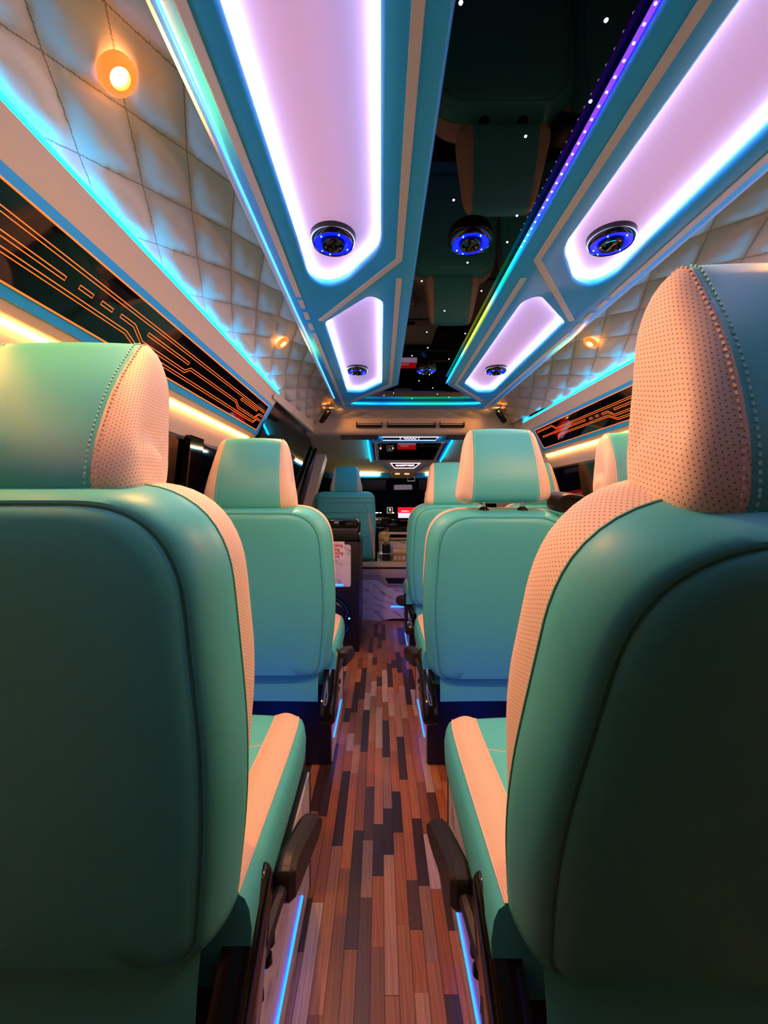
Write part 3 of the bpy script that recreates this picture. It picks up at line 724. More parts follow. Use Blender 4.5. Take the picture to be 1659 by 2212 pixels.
ms = (sy(1002.5, .028) + sy(1009.5, .028)) / 2
t_.matrix_local = Matrix.Translation(Vector(cs(CX, ms, .027)) - sg.location) @ rx.to_4x4() @ Matrix.Diagonal((sc_, sc_ * 1.9, 1, 1))

lp = thing('cab_roof_lamp', 'cab roof lamp with two small glowing amber lenses', 'light', cs(CX, 1.0, .02))
cslab('housing', round_poly([(CX - .11, .92), (CX + .11, .92), (CX + .115, 1.17), (CX - .115, 1.17)], .02, 3), 0, .024, M['cream_s'], lp)
for k in (-1, 1):
    mb = MB(); mb.tube([cs(CX - .01 + k * .045 - .022, .99, .024), cs(CX - .01 + k * .045 + .022, .99, .024)], .0075, n=8); place(obj('lens', mb, glow('amber_pair', (1, .32, .12, 1), 3.0) if k < 0 else bpy.data.materials['amber_pair'], lp))
for sgn, lab in ((-1, 'left sun visor band with a warm white light bar'), (1, 'right sun visor band with a warm white light bar')):
    o = thing('visor_band', lab, 'sun visor', (CX + sgn * .4, 4.1, Z(.26)), 'visor bands above the windscreen')
    a = MB(); x0, x1 = sorted((CX + sgn * .13, CX + sgn * .72)); a.box(x0, x1, 4.05, 4.09, Z(.235), Z(.30), .006); place(obj('band', a, M['teal_c'], o))
    b = MB(); x0, x1 = sorted((CX + sgn * .225, CX + sgn * .60)); b.tube([(x0, 4.045, Z(.272)), (x1, 4.045, Z(.268))], .0085, n=8); place(obj('light_bar', b, M['white_led'], o))
    c = MB(); x0, x1 = sorted((CX + sgn * .16, CX + sgn * .70)); c.box(x0, x1, 4.10, 4.115, Z(.12), Z(.24), .006); place(obj('visor_flap', c, M['black'], o))
rv = thing('rear_view_mirror', 'dark rear-view mirror hanging in the windscreen', 'mirror', (.225, 4.15, Z(.15)))
mb = MB(); mb.prism(round_poly([(-.10, -.032), (.10, -.028), (.095, .030), (-.10, .028)], .014, 4), lambda a, b, d: (a, d, b), -.012, .012); obj('shell', mb, M['black'], rv)
mb = MB(); mb.prism(round_poly([(-.09, -.026), (.09, -.023), (.085, .024), (-.09, .022)], .01, 4), lambda a, b, d: (a, d, b), -.0135, -.012); obj('mirror_glass', mb, M['steel'], rv)
mb = MB(); mb.tube([(0, .012, .02), (0, .04, .07), (0, .09, .085)], .006, n=6); obj('stalk', mb, M['black'], rv)
pc = thing('parking_tag', 'thin white outlined tag card stuck at the top of the windscreen', 'card', (.31, 4.2, Z(.235)))
mb = MB(); mb.tube([(-.035, 0, .02), (.035, 0, .02), (.035, 0, -.018), (-.035, 0, -.022)], .0018, n=5, closed=True); obj('outline', mb, M['white_scr'], pc)
mb = MB(); mb.box(-.034, .034, 0, .002, -.02, .019); obj('card', mb, M['panel'], pc)

# ------------------------------------------------------------------ passenger seats
HH0, BH = 0.39, 0.58          # hinge height, back height
outl = ccw(resample(round_poly([(-.235, 0), (.235, 0), (.262, .22), (.240, BH), (-.240, BH), (-.262, .22)], [.04, .04, .12, .125, .125, .12], 10), 120))
def fz(i, w):
    a = .55 if w > BH / 2 else .12; q = min(1, max(0, (i - .05) / .17)); return a + (1 - a) * q * q * (3 - 2 * q)
def ring(inset, v, hw=.255, hh=.285):
    ex = lambda w: (inset + .045 * min(1, max(0, (.36 - w) / .36)) ** 1.3 * min(1, max(0, (v - .058) / .05))) / hw
    return [(u * (1 - ex(w)), v, BH / 2 + (w - BH / 2) * (1 - inset * fz(inset, w) / hh)) for u, w in outl]
def patch(rings, close=None, uvm=False):
    mb = MB(); rows = [ring(*r) for r in rings]; uvs = None
    if uvm:
        cum = [0]
        for i in range(1, len(rows)): cum.append(cum[-1] + math.dist(rows[i][0], rows[i - 1][0]) + .0)
        s = [0]
        for i in range(1, len(outl) + 1): s.append(s[-1] + math.dist(outl[i - 1], outl[i % len(outl)]))
        rows = [r + [r[0]] for r in rows]; uvs = [[(c, s[i]) for i in range(len(r))] for c, r in zip(cum, rows)]
    mb.grid(rows, closed=not uvm, uvs=uvs)
    if close is not None: mb.fan(rows[-1] if close[0] else rows[0], (0, close[1], BH / 2))
    return mb
me_rear = patch([(.22, -.008), (.17, -.010), (.11, -.009), (.065, -.0065), (.044, -.002), (.038, .002), (.035, .008)], (0, -.008)).mesh('seat_back')
me_side = patch([(.0355, .0085), (.033, .002), (.027, .0025), (.018, .009), (.009, .024), (.002, .042), (.0, .056), (.0002, .062)]).mesh('side_bolster')
me_front = patch([(.0002, .062), (-.001, .080), (-.001, .100), (.003, .122), (.013, .138), (.034, .146), (.060, .142)], uvm=True).mesh('front_bolster')
me_fc = patch([(.060, .142), (.068, .132), (.098, .126), (.22, .128)], (1, .128)).mesh('back_cushion')
pp = MB(); pp.tube(ring(.0355, .0045), .0022, n=6, closed=True); me_pipe = pp.mesh('piping')
pp = MB(); pp.tube(ring(.0, .0615), .0016, n=6, closed=True); me_pipe2 = pp.mesh('piping')
# headrest
HRH = .262; cw_ = .06
prof0 = round_poly([(.012, .0), (.100, .004), (.112, .10), (.092, HRH - .01), (.040, HRH), (.006, .15), (.0, .06)], [.022, .022, .06, .05, .035, .12, .05], 5)
prof0 = resample(ccw(prof0), 44)
def hr_slice(u, k, sink=0):
    cw = .060
    return [(u * (1.07 - .55 * w), .056 + (v - .056) * (k ** .32), cw + (w - cw) * (k if w > cw else k ** .45)) for v, w in prof0]
def hr_patch(us):
    rows = []; uvs = []; cum = [0]
    per = [0]
    for i in range(1, len(prof0) + 1): per.append(per[-1] + math.dist(prof0[i - 1], prof0[i % len(prof0)]))
    for u, k in us:
        r = hr_slice(u, k); rows.append(r + [r[0]])
    for i in range(1, len(rows)): cum.append(cum[-1] + math.dist(rows[i][10], rows[i - 1][10]))
    for c, r in zip(cum, rows): uvs.append([(abs(p[0]) + p[1], p[2]) for p in r])
    mb = MB(); mb.grid(rows, uvs=uvs); return mb, rows
cen = [(-.1045 + .209 * k / 16, 1 + .02 * math.sin(PI * k / 16) - (.012 if k in (0, 16) else 0)) for k in range(17)]
mb, _ = hr_patch(cen); mb.uv = [(0, 0)] * len(mb.uv); me_hr = mb.mesh('headrest')
side_us = [(.1045, .985), (.1075, .992)] + [(.110 + .035 * math.sin(a), max(.2, math.cos(a) ** .8) * .985) for a in [math.radians(q) for q in (5, 18, 30, 42, 53, 63, 71, 78, 83)]]
def hr_side(sg):
    mb, rw = hr_patch([(sg * u, k) for u, k in side_us]); r0 = rw[-1][:-1]
    c = Vector((0, .056, cw_ + .004)); uvf = lambda p: (abs(p[0]) + p[1], p[2])
    hx = lambda q, z: sg * q * (1.07 - .55 * z)
    mid = [(c.y + (p[1] - c.y) * .6, c.z + (p[2] - c.z) * .6) for p in r0]; mid = [(hx(.1453, z), y, z) for y, z in mid]
    mb.grid([r0 + r0[:1], mid + mid[:1]], uvs=[[uvf(p) for p in r0 + r0[:1]], [uvf(p) for p in mid + mid[:1]]])
    mb.fan(mid, (hx(.1456, c.z), c.y, c.z), uv=uvf)
    return mb.mesh('side_panel', angle=75)
me_hrR = hr_side(1); me_hrL = hr_side(-1)
def stitch_mesh(us, r=.0012, ln=.0032, step=.0068):
    mb = MB()
    for u, k, so in us:
        sl = hr_slice(u, k); n = len(sl); acc = 0
        for i in range(n):
            a = Vector(sl[i]); b = Vector(sl[(i + 1) % n]); L = (b - a).length; d = (b - a) / L
            while acc < L:
                p = a + d * acc; mb.tube([p - d * ln * .5, p + d * ln * .5], r, n=5); acc += step
            acc -= L
    return mb.mesh('stitching')
me_st = stitch_mesh([(-.0985, 1.0035, 0), (.0985, 1.0035, 0)]); me_stc = stitch_mesh([(-.110, .993, 0), (.110, .993, 0)], .0014)
mb = MB(); mb.tube([(0, 0, -.10), (0, 0, .03)], .0055, n=10); me_post = mb.mesh('headrest_post')
mb = MB(); mb.lathe([(.0001, .012), (.008, .012), (.014, .007), (.019, .002), (.020, -.008)], 16); me_collar = mb.mesh('collar')
# cushion: cross-section swept forward; t across -1..1
def cz(u):                      # top height profile across
    a = abs(u)
    return .118 + .014 * math.sin(min(1, max(0, (a - .10) / .13)) * PI * .62) - (.004 if a < .1 else 0) * 1
path = [(0.0, 1.0, 1.0), (.06, 1.0, 1.0), (.14, 1.0, 1.0), (.22, 1.0, 1.0), (.30, 1.01, 1.0), (.37, 1.01, .995), (.42, 1.0, .985), (.455, .965, .965), (.48, .90, .94), (.498, .78, .915), (.508, .62, .90), (.511, .42, .89), (.508, .22, .885), (.498, .05, .88)]
def cu_grid(us, side=None, uvm=False):
    rows = []; uvs = []; cum = 0
    for j, (d, zk, wk) in enumerate(path):
        if j: cum += math.dist(path[j - 1][:2], (d, zk)) if j < 7 else .03
        row = []
        for k, (u, z) in enumerate(us):
            z_ = z * (zk if z > .02 else min(1, zk + .0)); sq = 1 - .05 * min(1, d / .5) if abs(u) > .2 else 1
            row.append((u * wk, d, z_))
        rows.append(row); uvs.append([(u, cum) for u, _z in us])
    mb = MB(); mb.grid(rows, uvs=uvs if uvm else None); return mb
sideprof = lambda s: [(s * .232, 0.0), (s * .247, .02), (s * .2555, .05), (s * .2565, .078), (s * .253, .103), (s * .247, .117), (s * .238, .1235)]
strip = lambda s: [(s * (.238 - .060 * k / 7), (.1240 + .0095 * math.sin(PI * k / 7) * 1.0) + .004 * k / 7) for k in range(8)]
center = [(-.178 + .356 * k / 12, .1275 + .006 * math.sin(PI * k / 12)) for k in range(13)]
mb = MB()
for s in (-1, 1):
    g = cu_grid(sideprof(s)); mb.add(g.v, g.f)
base_rows = cu_grid([(-.232, 0), (.232, 0)]); mb.add(base_rows.v, base_rows.f)
rr = [(u, 0.0, z) for u, z in sideprof(-1) + [(u, z) for u, z in sideprof(1)[::-1]]]; mb.add(rr, [tuple(range(len(rr)))])
me_cu = mb.mesh('seat_cushion', angle=60)
me_cuS = {s: cu_grid(strip(s), uvm=True).mesh('perforated_strip') for s in (-1, 1)}
me_cuC = cu_grid(center).mesh('center_pad')
mb = MB()
for s in (-1, 1):
    for u, z in ((.238, .1240), (.178, .1280)): mb.tube([(s * u * wk, d, z * zk + .0005) for d, zk, wk in path[:12]], .0016, n=5)
mb.tube([(-.175, .33, .1290), (-.09, .30, .1320), (0, .29, .1338), (.09, .30, .1320), (.175, .33, .1290)], .0014, n=5)
me_cup = mb.mesh('piping')
# recliner cover (glossy shield), aisle on +x
shield = ccw(resample(round_poly([(.135, .09), (.09, .01), (.05, -.07), (-.03, -.088), (-.085, -.07), (-.06, -.01), (.03, .065), (.105, .125)], [.02, .08, .05, .04, .05, .05, .05, .015], 6), 56))
def shield_mesh(poly, levels, name):
    mb = MB(); rows = [[(h, y, z) for y, z in offset(poly, d)] for d, h in levels]
    mb.grid(rows, closed=True); mb.add(rows[-1], [tuple(range(len(rows[-1])))]); mb.add(rows[0], [tuple(range(len(rows[0])))]); return mb.mesh(name)
me_cov = shield_mesh(shield, [(.0, -.03), (0, .006), (.003, .012), (.009, .016), (.016, .018)], 'recliner_cover')
latch = ccw(resample(round_poly([(.20, .03), (.22, .0), (.15, -.06), (.06, -.085), (.02, -.075), (.08, -.02), (.16, .03)], .02, 5), 40))
me_lat = shield_mesh(latch, [(0, -.03), (0, .002), (.003, .006), (.008, .008)], 'latch_cover')
mb = MB()
for p, r in (((.010, .12, -.015), .011), ((.009, .115, -.040), .009), ((.008, .085, -.06), .006)):
    mb.lathe([(.0001, .008), (r * .6, .006), (r, 0), (r, -.012)], 12, p)
me_knob = mb.mesh('latch_knob')
# lever: short arm and a long faceted paddle
mb = MB(); mb.tube([(.004, .085, -.035), (.012, .14, -.02), (.020, .19, -.012)], [.013, .012, .011], n=8); me_arm = mb.mesh('recline_lever')
pad = round_poly([(.165, -.040), (.335, -.075), (.372, -.070), (.378, -.048), (.345, -.018), (.20, .022), (.165, .018)], [.012, .03, .012, .012, .05, .02, .012], 4)
mb = MB(); rows = [[(h, y, z) for y, z in offset(ccw(pad), d)] for d, h in ((.006, .004), (0, .012), (0, .030), (.008, .040))]
rows = [[(x + .10 * max(0, y - .2), y, z) for x, y, z in r] for r in rows]
mb.grid(rows, closed=True); mb.add(rows[-1], [tuple(range(len(rows[-1])))]); mb.add(rows[0], [tuple(range(len(rows[0])))]); me_pad = mb.mesh('grip', angle=25)
# shoulder belt guide
bg = ccw(resample(round_poly([(-.055, -.025), (.05, -.03), (.062, .0), (.045, .032), (-.02, .040), (-.055, .03)], .022, 5), 40))
mb = MB(); rows = [[(a, y, b) for a, b in offset(bg, d)] for d, y in ((0, .06), (0, .0), (.004, -.008), (.012, -.008), (.014, .004))]
mb.grid(rows, closed=True); mb.add(rows[-1], [tuple(range(len(rows[-1])))]); mb.add(rows[0], [tuple(range(len(rows[0])))]); me_belt = mb.mesh('belt_guide')
for me, m in ((me_rear, 'teal'), (me_side, 'teal'), (me_front, 'perf'), (me_fc, 'teal'), (me_pipe, 'teal_pipe'), (me_pipe2, 'teal_pipe'), (me_hr, 'teal'), (me_hrR, 'perf'), (me_hrL, 'perf'), (me_st, 'thread'), (me_stc, 'thread_c'),
              (me_post, 'chrome'), (me_collar, 'gloss'), (me_cu, 'teal'), (me_cuS[-1], 'perf_s'), (me_cuS[1], 'perf_s'), (me_cuC, 'teal'), (me_cup, 'thread_c'), (me_cov, 'gloss'), (me_lat, 'gloss'), (me_knob, 'gloss'), (me_arm, 'lever'), (me_pad, 'lever'), (me_belt, 'black')):
    me.materials.append(M[m])
def seat(cx, yo, aisle, rec, label, raise_=0.0, group='mint passenger seats in rows', lever=True, based=True, belt=False, tilt=12, hcx=0.0, dz=0.0, sx=1.0, ldz=0.0):
    th = thing('passenger_seat', label, 'seat', (cx, yo, 0), group); th.scale = (sx, 1, 1)
    R = math.radians(rec); HH = HH0 + dz
    back = obj('seat_back', me_rear, None, th, loc=(0, 0, HH), rot=(R, 0, 0))
    for nm, me in (('side_bolster', me_side), ('front_bolster', me_front), ('back_cushion', me_fc), ('piping', me_pipe), ('piping', me_pipe2)): obj(nm, me, None, back)
    ca, sa = math.cos(R), math.sin(R)
    up = lambda v, w: (hcx, v * ca - w * sa, HH + v * sa + w * ca)
    hr = obj('headrest', me_hr, None, th, loc=up(.012, BH - .006 + raise_), rot=(-math.radians(tilt), 0, 0))
    obj('side_panel', me_hrR, None, hr, label='cream perforated side panel of the headrest'); obj('side_panel', me_hrL, None, hr, label='cream perforated side panel of the headrest')
    stuff(obj('stitching', me_st, None, hr)); stuff(obj('stitching', me_stc, None, hr))
    for s in (-1, 1):
        p = obj('headrest_post', me_post, None, th, loc=Vector(up(.055, BH + raise_)) + Vector((s * .065, 0, 0)), rot=(R, 0, 0))
        obj('collar', me_collar, None, p, loc=(0, 0, -raise_ - .002))
    HH = HH0
    cu = obj('seat_cushion', me_cu, None, th, loc=(0, .055, HH - .085))
    for s in (-1, 1): obj('perforated_strip', me_cuS[s], None, cu)
    obj('center_pad', me_cuC, None, cu); obj('piping', me_cup, None, cu)
    # lower flap of the back
    fl_ = MB(); fl_.grid([[(u, .006 + .030 * (1 - q) ** 2 + .004 * math.cos(u * 9) , HH + .03 - .155 * q) for u in [-.20 + .40 * k / 12 for k in range(13)]] for q in [j / 8 for j in range(9)]])
    obj('lower_flap', fl_, M['teal'], th, loc=(0, .006, 0))
    # base box
    a = aisle
    x_face = (-.175 if a > 0 else .165) - cx if lever else a * .235
    if based:
        bx = MB(); x0, x1 = sorted((x_face - a * .004, -a * .22)); bx.box(x0, x1, .085, .53, .001, .29, .004); base = obj('seat_base', bx, M['black'], th)
        rl = MB(); rl.box(x0 + .01, x1 - .01, .07, .56, .285, .307, .004); obj('seat_rail', rl, M['black'], th)
        if lever:
            mp = MB(); x2, x3 = sorted((x_face, x_face - a * .006)); mp.box(x2, x3, .10, .528, .004, .286, .001); obj('marble_panel', mp, M['marble'], base, smooth=False)
            ld = MB(); ld.tube([(x_face + a * .001, .135, .075), (x_face + a * .001, .425, .075)], .0028, n=6); obj('blue_strip', ld, M['base'], base)
            ed = MB(); ed.box(*sorted((x_face + a * .002, x_face - a * .01)), .526, .534, .002, .288); obj('edge_trim', ed, M['gloss'], base, smooth=False)
            l2 = MB(); l2.tube([(-.16, .537, .075), (.16, .537, .075)], .0028, n=6); obj('blue_strip', l2, M['flap_fill'], base)  # unseen strip, added to tint the lower flap of the seat ahead blue
    if lever:
        f = (1, 1, 1) if a > 0 else (-1, 1, 1)
        ex = a * .247
        cv = obj('recliner_cover', me_cov, None, th, loc=(ex, .02, HH - .10)); cv.scale = f
        lt = obj('latch_cover', me_lat, None, th, loc=(ex - a * .002, .02, HH - .09)); lt.scale = f
        obj('latch_knob', me_knob, None, lt)
        lv = obj('recline_lever', me_arm, None, th, loc=(ex, .02, HH - .065 + ldz)); lv.scale = f
        obj('grip', me_pad, None, lv)
        # the far side has a plain cover
        c2 = obj('recliner_cover', me_cov, None, th, loc=(-ex, .02, HH - .10)); c2.scale = (-f[0], 1, 1)
    if belt:
        obj('belt_guide', me_belt, None, th, loc=Vector(up(.03, BH - .028)) + Vector((.222, 0, 0)), rot=(R, 0, math.radians(8)))
    return th
seat(-.428, .500, 1, 6, 'nearest mint seat on the left of the aisle, cut by the left edge', tilt=24, hcx=-.009)
seat(.400, .485, -1, 20, 'nearest mint seat on the right, reclined, its huge headrest at the right edge', tilt=12, dz=.002, hcx=-.012)
seat(-.415, 1.42, 1, 6, 'second mint seat on the left, in front of the nearest left one', dz=-.036, ldz=.03, hcx=-.028, tilt=9)
seat(.405, 1.42, -1, 7, 'mint seat right of the aisle with raised headrest on two chrome posts', raise_=.042, ldz=.03, belt=True, dz=-.047, tilt=9, hcx=.008)
seat(.93, 1.47, -1, 5, 'outer right mint seat by the window, mostly hidden by the big headrest', raise_=.03, lever=False, dz=-.03)
seat(.405, 2.36, -1, 6, 'farthest mint seat on the right of the aisle, facing the front console', raise_=.006, ldz=.03, dz=-.03)
seat(.888, 2.36, -1, 6, 'farthest mint window seat on the right, peeking past a raised headrest', raise_=.006, lever=False, dz=-.03, sx=.82)

# ------------------------------------------------------------------ front passenger seat
fs = thing('front_passenger_seat', 'mint front passenger seat with back pocket behind the black cabinet', 'seat', (-.30, 3.46, 0))
pol = ccw(resample(round_poly([(-.235, .0), (.245, .0), (.262, .30), (.250, .58), (-.250, .58), (-.262, .30)], [.04, .04, .1, .07, .07, .1], 6), 90))
def fring(inset, v): return [(u * (1 - inset / .25), v, .46 + .29 + (w - .29) * (1 - inset / .29)) for u, w in pol]
mb = MB(); rows = [fring(*r) for r in [(.2, -.004), (.10, -.006), (.04, -.004), (.02, .004), (.006, .022), (0, .05), (0, .09), (.012, .118), (.05, .125), (.2, .12)]]
mb.grid(rows, closed=True); mb.fan(rows[0], (0, -.004, .75)); mb.fan(rows[-1], (0, .12, .75)); sb = obj('seat_back', mb, M['teal'], fs)
mb = MB()
for z in (.985, .948): mb.tube([(-.245, -.001, z), (-.1, -.006, z), (.1, -.006, z), (.225, -.003, z), (.25, .015, z - .004)], .0022, n=5)
mb.tube([(.17, -.006, .945), (.20, -.006, .865)], .002, n=5); mb.tube([(-.2, -.008, .865), (.2, -.006, .865)], .002, n=5)
obj('piping', mb, M['teal_pipe'], sb)
mb = MB(); rows = []
for k in range(14):
    q = k / 13; x = .200 + .045 * math.sin(q * 1.7) ; z = .865 - .38 * q; w = .006 + .009 * math.sin(PI * q) ; rows.append([(x - w, -.0075 + .004 * q, z), (x + w, -.0065 + .006 * q, z - .01)])
mb.grid(rows); obj('cream_stripe', mb, M['cream_s'], sb)
mb = MB(); mb.grid([[(x, -.010 - .012 * math.sin(PI * (x + .2) / .4) * q, .50 + .17 * q) for x in [-.2 + .4 * k / 14 for k in range(15)]] for q in [j / 6 for j in range(7)]])
mb.tube([(-.2 + .4 * k / 14, -.010 - .012 * math.sin(PI * k / 14), .671) for k in range(15)], .004, n=6); obj('pocket', mb, M['teal'], sb)
h2 = obj('headrest', me_hr, None, fs, loc=(.01, .03, 1.035), rot=(math.radians(-4), 0, 0)); obj('side_panel', me_hrR, None, h2); obj('side_panel', me_hrL, None, h2)
h2.scale = (.88, .9, .86)
for s in (-1, 1): obj('headrest_post', me_post, None, fs, loc=(s * .055, .08, 1.05))
mb = MB(); mb.box(-.25, .25, .06, .56, .36, .50, .03); obj('seat_cushion', mb, M['teal'], fs)
mb = MB(); mb.box(-.24, .20, .10, .52, .001, .37, .01); obj('seat_base', mb, M['black'], fs)

# ------------------------------------------------------------------ black cabinet with marble door, notice and speaker
cab = thing('black_cabinet', 'tall black cabinet with marble door and built-in speaker on the left', 'cabinet', (-.37, 2.65, 0))
def P(o): return place(o, cab)
mb = MB(); mb.box(-.61, -.135, 2.64, 3.14, .0, .70, .008); body = P(obj('body', mb, M['black'], cab))
mb = MB(); mb.box(-.60, -.142, 2.66, 3.12, .70, .785, .012); P(obj('upper_tray', mb, M['black'], cab))
mb = MB(); mb.box(-.60, -.150, 2.70, 3.12, .785, .838, .006); P(obj('top_lid', mb, M['gloss'], cab))
mb = MB(); mb.prism(round_poly([(2.66, .70), (2.66, .74), (2.72, .82), (2.80, .82), (2.86, .70)], .03, 4), lambda a, b, d: (d, a, b), -.142, -.130); P(obj('side_fin', mb, M['gloss'], cab))
mb = MB(); mb.prism(round_poly([(-.56, .415), (-.188, .415), (-.188, .682), (-.56, .682)], .018, 5), lambda a, b, d: (a, d, b), 2.632, 2.642); dr = P(obj('door', mb, M['marble'], cab, label='white marble door of the cabinet'))
def sub(o, par): o.parent = par; o.matrix_parent_inverse = Matrix.Identity(4); return o
mb = MB(); mb.tube([(-.40, 2.631, .427), (-.235, 2.631, .427)], .0045, n=6); sub(obj('blue_strip', mb, M['base'], dr), dr)
mb = MB(); mb.box(-.30, -.27, 2.699, 2.703, .812, .826); P(obj('silver_tag', mb, M['steel'], cab))
mb = MB(); mb.box(-.60, -.15, 2.637, 2.641, .392, .395); P(obj('seam_line', mb, M['lever'], cab, smooth=False))
# woofer
wc = (-.335, 2.636, .215)
mb = MB(); mb.lathe([(.110, -.002), (.118, .004), (.135, .008), (.150, .003), (.152, -.004)], 40, (wc[0], wc[1] - .006, wc[2]), 'y'); wf_ = P(obj('speaker_ring', mb, M['gloss'], cab))
mb = MB(); mb.lathe([(.0001, -.004), (.03, -.002), (.05, .004), (.10, -.004), (.112, .0)], 36, wc, 'y'); sub(obj('speaker_cone', mb, M['black'], wf_), wf_)
mb = MB()
for k in range(7):
    a = k * PI / 7; d = Vector((math.cos(a), 0, math.sin(a))) * .112; mb.tube([Vector(wc) + Vector((0, -.009, 0)) - d, Vector(wc) + Vector((0, -.009, 0)) + d], .0018, n=4)
sub(obj('grille', mb, M['black'], wf_), wf_)
mb = MB(); mb.lathe([(.0001, -.006), (.004, -.004), (.005, 0)], 8, (-.198, 2.632, .215), 'y'); sub(obj('status_light', mb, M['blue_dot'], wf_), wf_)
# notice taped on the door
nt_ = thing('notice', 'white notice with red no drinking lettering on the marble door', 'sign', (-.36, 2.63, .62))
mb = MB(); mb.box(-.02, .132, -.001, .0015, -.030, .082); obj('paper', mb, M['white'], nt_, smooth=False)
for k, (s_, sz) in enumerate((('No Drinking', .027), ('No Eating', .027), ('No Smoking', .027), ('Fine $200.00', .018))):
    me = text_mesh(s_, sz, 'lettering', .0003, 'LEFT', bold=.0006); me.materials.clear(); me.materials.append(M['red_ink'])
    w_ = max(v.co.x for v in me.vertices); tgt = (.128, .108, .131, .108)[k]
    o = obj('lettering', me, M['red_ink'], nt_, loc=(-.006, -.0016, (.058, .033, .009, -.014)[k]), rot=(PI / 2, 0, 0)); o.scale = (tgt / w_, 1, 1)

# ------------------------------------------------------------------ step bulkhead, centre console and dashboard
bk = thing('engine_cover', 'cream and marble engine cover step at the end of the aisle', 'console', (.2, 3.36, 0))
def Q(o): return place(o, bk)
mb = MB(); mb.prism(ccw([(-.60, .001), (.02, .001), (.05, .008), (.10, .016), (1.0, .016), (1.0, .36), (-.60, .36)]), lambda a, b, d: (a, d, b), 3.345, 3.40); Q(obj('marble_panel', mb, M['marble'], bk, smooth=False))
low = [(-.60, .455), (-.60, .335), (-.05, .335), (-.01, .325), (.03, .290), (.06, .272), (.12, .268), (1.0, .268), (1.0, .455)]
mb = MB(); rows = [[(a, y, b) for a, b in offset(ccw(low), d)] for d, y in ((0, 3.40), (0, 3.338), (.006, 3.332))]
mb.grid(rows, closed=True); mb.add(rows[-1], [tuple(range(len(rows[-1])))]); Q(obj('cream_fascia', mb, M['cream_s'], bk, angle=50))
mb = MB(); mb.prism(ccw([(.035, .345), (.30, .345), (.30, .300), (.060, .300)]), lambda a, b, d: (a, d, b), 3.3295, 3.335); Q(obj('recess', mb, M['black'], bk, smooth=False))
mb = MB(); mb.tube([(-.59, 3.331, .362), (-.005, 3.331, .362), (.045, 3.331, .285), (.31, 3.331, .285)], .0016, n=4); Q(obj('groove', mb, M['lever'], bk))
mb = MB(); mb.box(-.60, 1.0, 3.35, 3.45, .40, .4605, .003); mb.box(-.03, 1.0, 3.45, 4.10, .40, .4605, .003); Q(obj('top_board', mb, M['cream_s'], bk))
mb = MB(); mb.box(-.60, 1.0, 3.3285, 3.34, .418, .432); Q(obj('shadow_gap', mb, M['gloss'], bk, smooth=False))
mb = MB(); mb.tube([(-.06, 3.345, .095 + .02), (0, 3.345, .115)], .001, n=4)
mb = MB(); mb.tube([(.085, 3.342, .112), (.20, 3.342, .112)], .0055, n=8); Q(obj('blue_strip', mb, M['base'], bk))
cc = thing('centre_console', 'cream centre console box with marble face between the front seats', 'console', (.25, 3.62, .461))
def Q2(o): return place(o, cc)
mb = MB(); mb.box(-.015, .50, 3.62, 4.1, .461, .66, .012); Q2(obj('body', mb, M['cream_s'], cc))
mb = MB(); mb.box(.0, .495, 3.612, 3.622, .465, .632, .002); Q2(obj('marble_face', mb, M['marble'], cc, smooth=False))
mb = MB(); mb.prism(round_poly(ccw([(.075, .672), (.30, .672), (.30, .644), (.07, .644), (.085, .66)]), .006, 2), lambda a, b, d: (a, d, b), 3.606, 3.62); Q2(obj('dark_inset', mb, M['lever'], cc))
mb = MB(); mb.box(.06, .50, 3.606, 3.63, .628, .69, .01); Q2(obj('cream_band', mb, M['cream_s'], cc))
mb = MB(); mb.box(.055, .50, 3.603, 3.615, .619, .6265); Q2(obj('shadow_gap', mb, M['gloss'], cc, smooth=False))
rest = [(-.010, .612), (.062, .605), (.07, .655), (.06, .680), (.03, .692), (.0, .685), (-.012, .66)]
mb = MB(); rows = [[(a, y, b) for a, b in offset(ccw(round_poly(rest, .02, 4)), d)] for d, y in ((.01, 3.76), (0, 3.74), (0, 3.62), (.008, 3.605), (.02, 3.60))]
mb.grid(rows, closed=True); mb.add(rows[-1], [tuple(range(len(rows[-1])))]); Q2(obj('arm_pad', mb, M['straw'], cc))
mb = MB(); mb.box(-.018, -.010, 3.60, 3.62, .60, .675, .002); Q2(obj('gold_clip', mb, M['gold'], cc))
# things on the engine cover
tr = thing('bottle_rack', 'low chrome rail rack on the engine cover holding bottle and tissue box', 'rack', (.10, 3.47, .461))
mb = MB(); mb.tube([(-.11, -.015, .062), (.20, -.015, .062)], .005, n=8); obj('front_rail', mb, M['chrome'], tr)
mb = MB(); mb.tube([(-.11, -.015, .062), (-.11, .085, .062), (.20, .085, .062), (.20, -.015, .062)], .004, n=8); obj('side_rail', mb, M['chrome'], tr)
for x, y in ((-.100, -.015), (.0, -.015), (.19, -.015), (-.10, .085), (.19, .085)):
    mb = MB(); mb.tube([(x, y, 0), (x, y, .062)], .0045, n=8); obj('leg', mb, M['chrome'], tr)
rd = thing('reed_diffuser', 'square black reed diffuser bottle with yellow flower and thin sticks', 'diffuser', (.048, 3.505, .461))
mb = MB(); mb.box(-.034, .034, -.034, .034, .0005, .138, .006); obj('bottle', mb, M['gloss'], rd)
mb = MB(); mb.lathe([(.02, .138), (.022, .15), (.014, .154), (.001, .155)], 16); obj('collar', mb, M['gold'], rd)
bm_ = bmesh.new(); bmesh.ops.create_icosphere(bm_, subdivisions=2, radius=.027)
for v in bm_.verts: v.co *= 1 + .10 * math.sin(v.co.x * 260) * math.sin(v.co.z * 230 + v.co.y * 190)
mb = MB(); mb.frombm(bm_, Matrix.Translation((-.002, -.005, .172))); obj('flower', mb, M['straw'], rd)
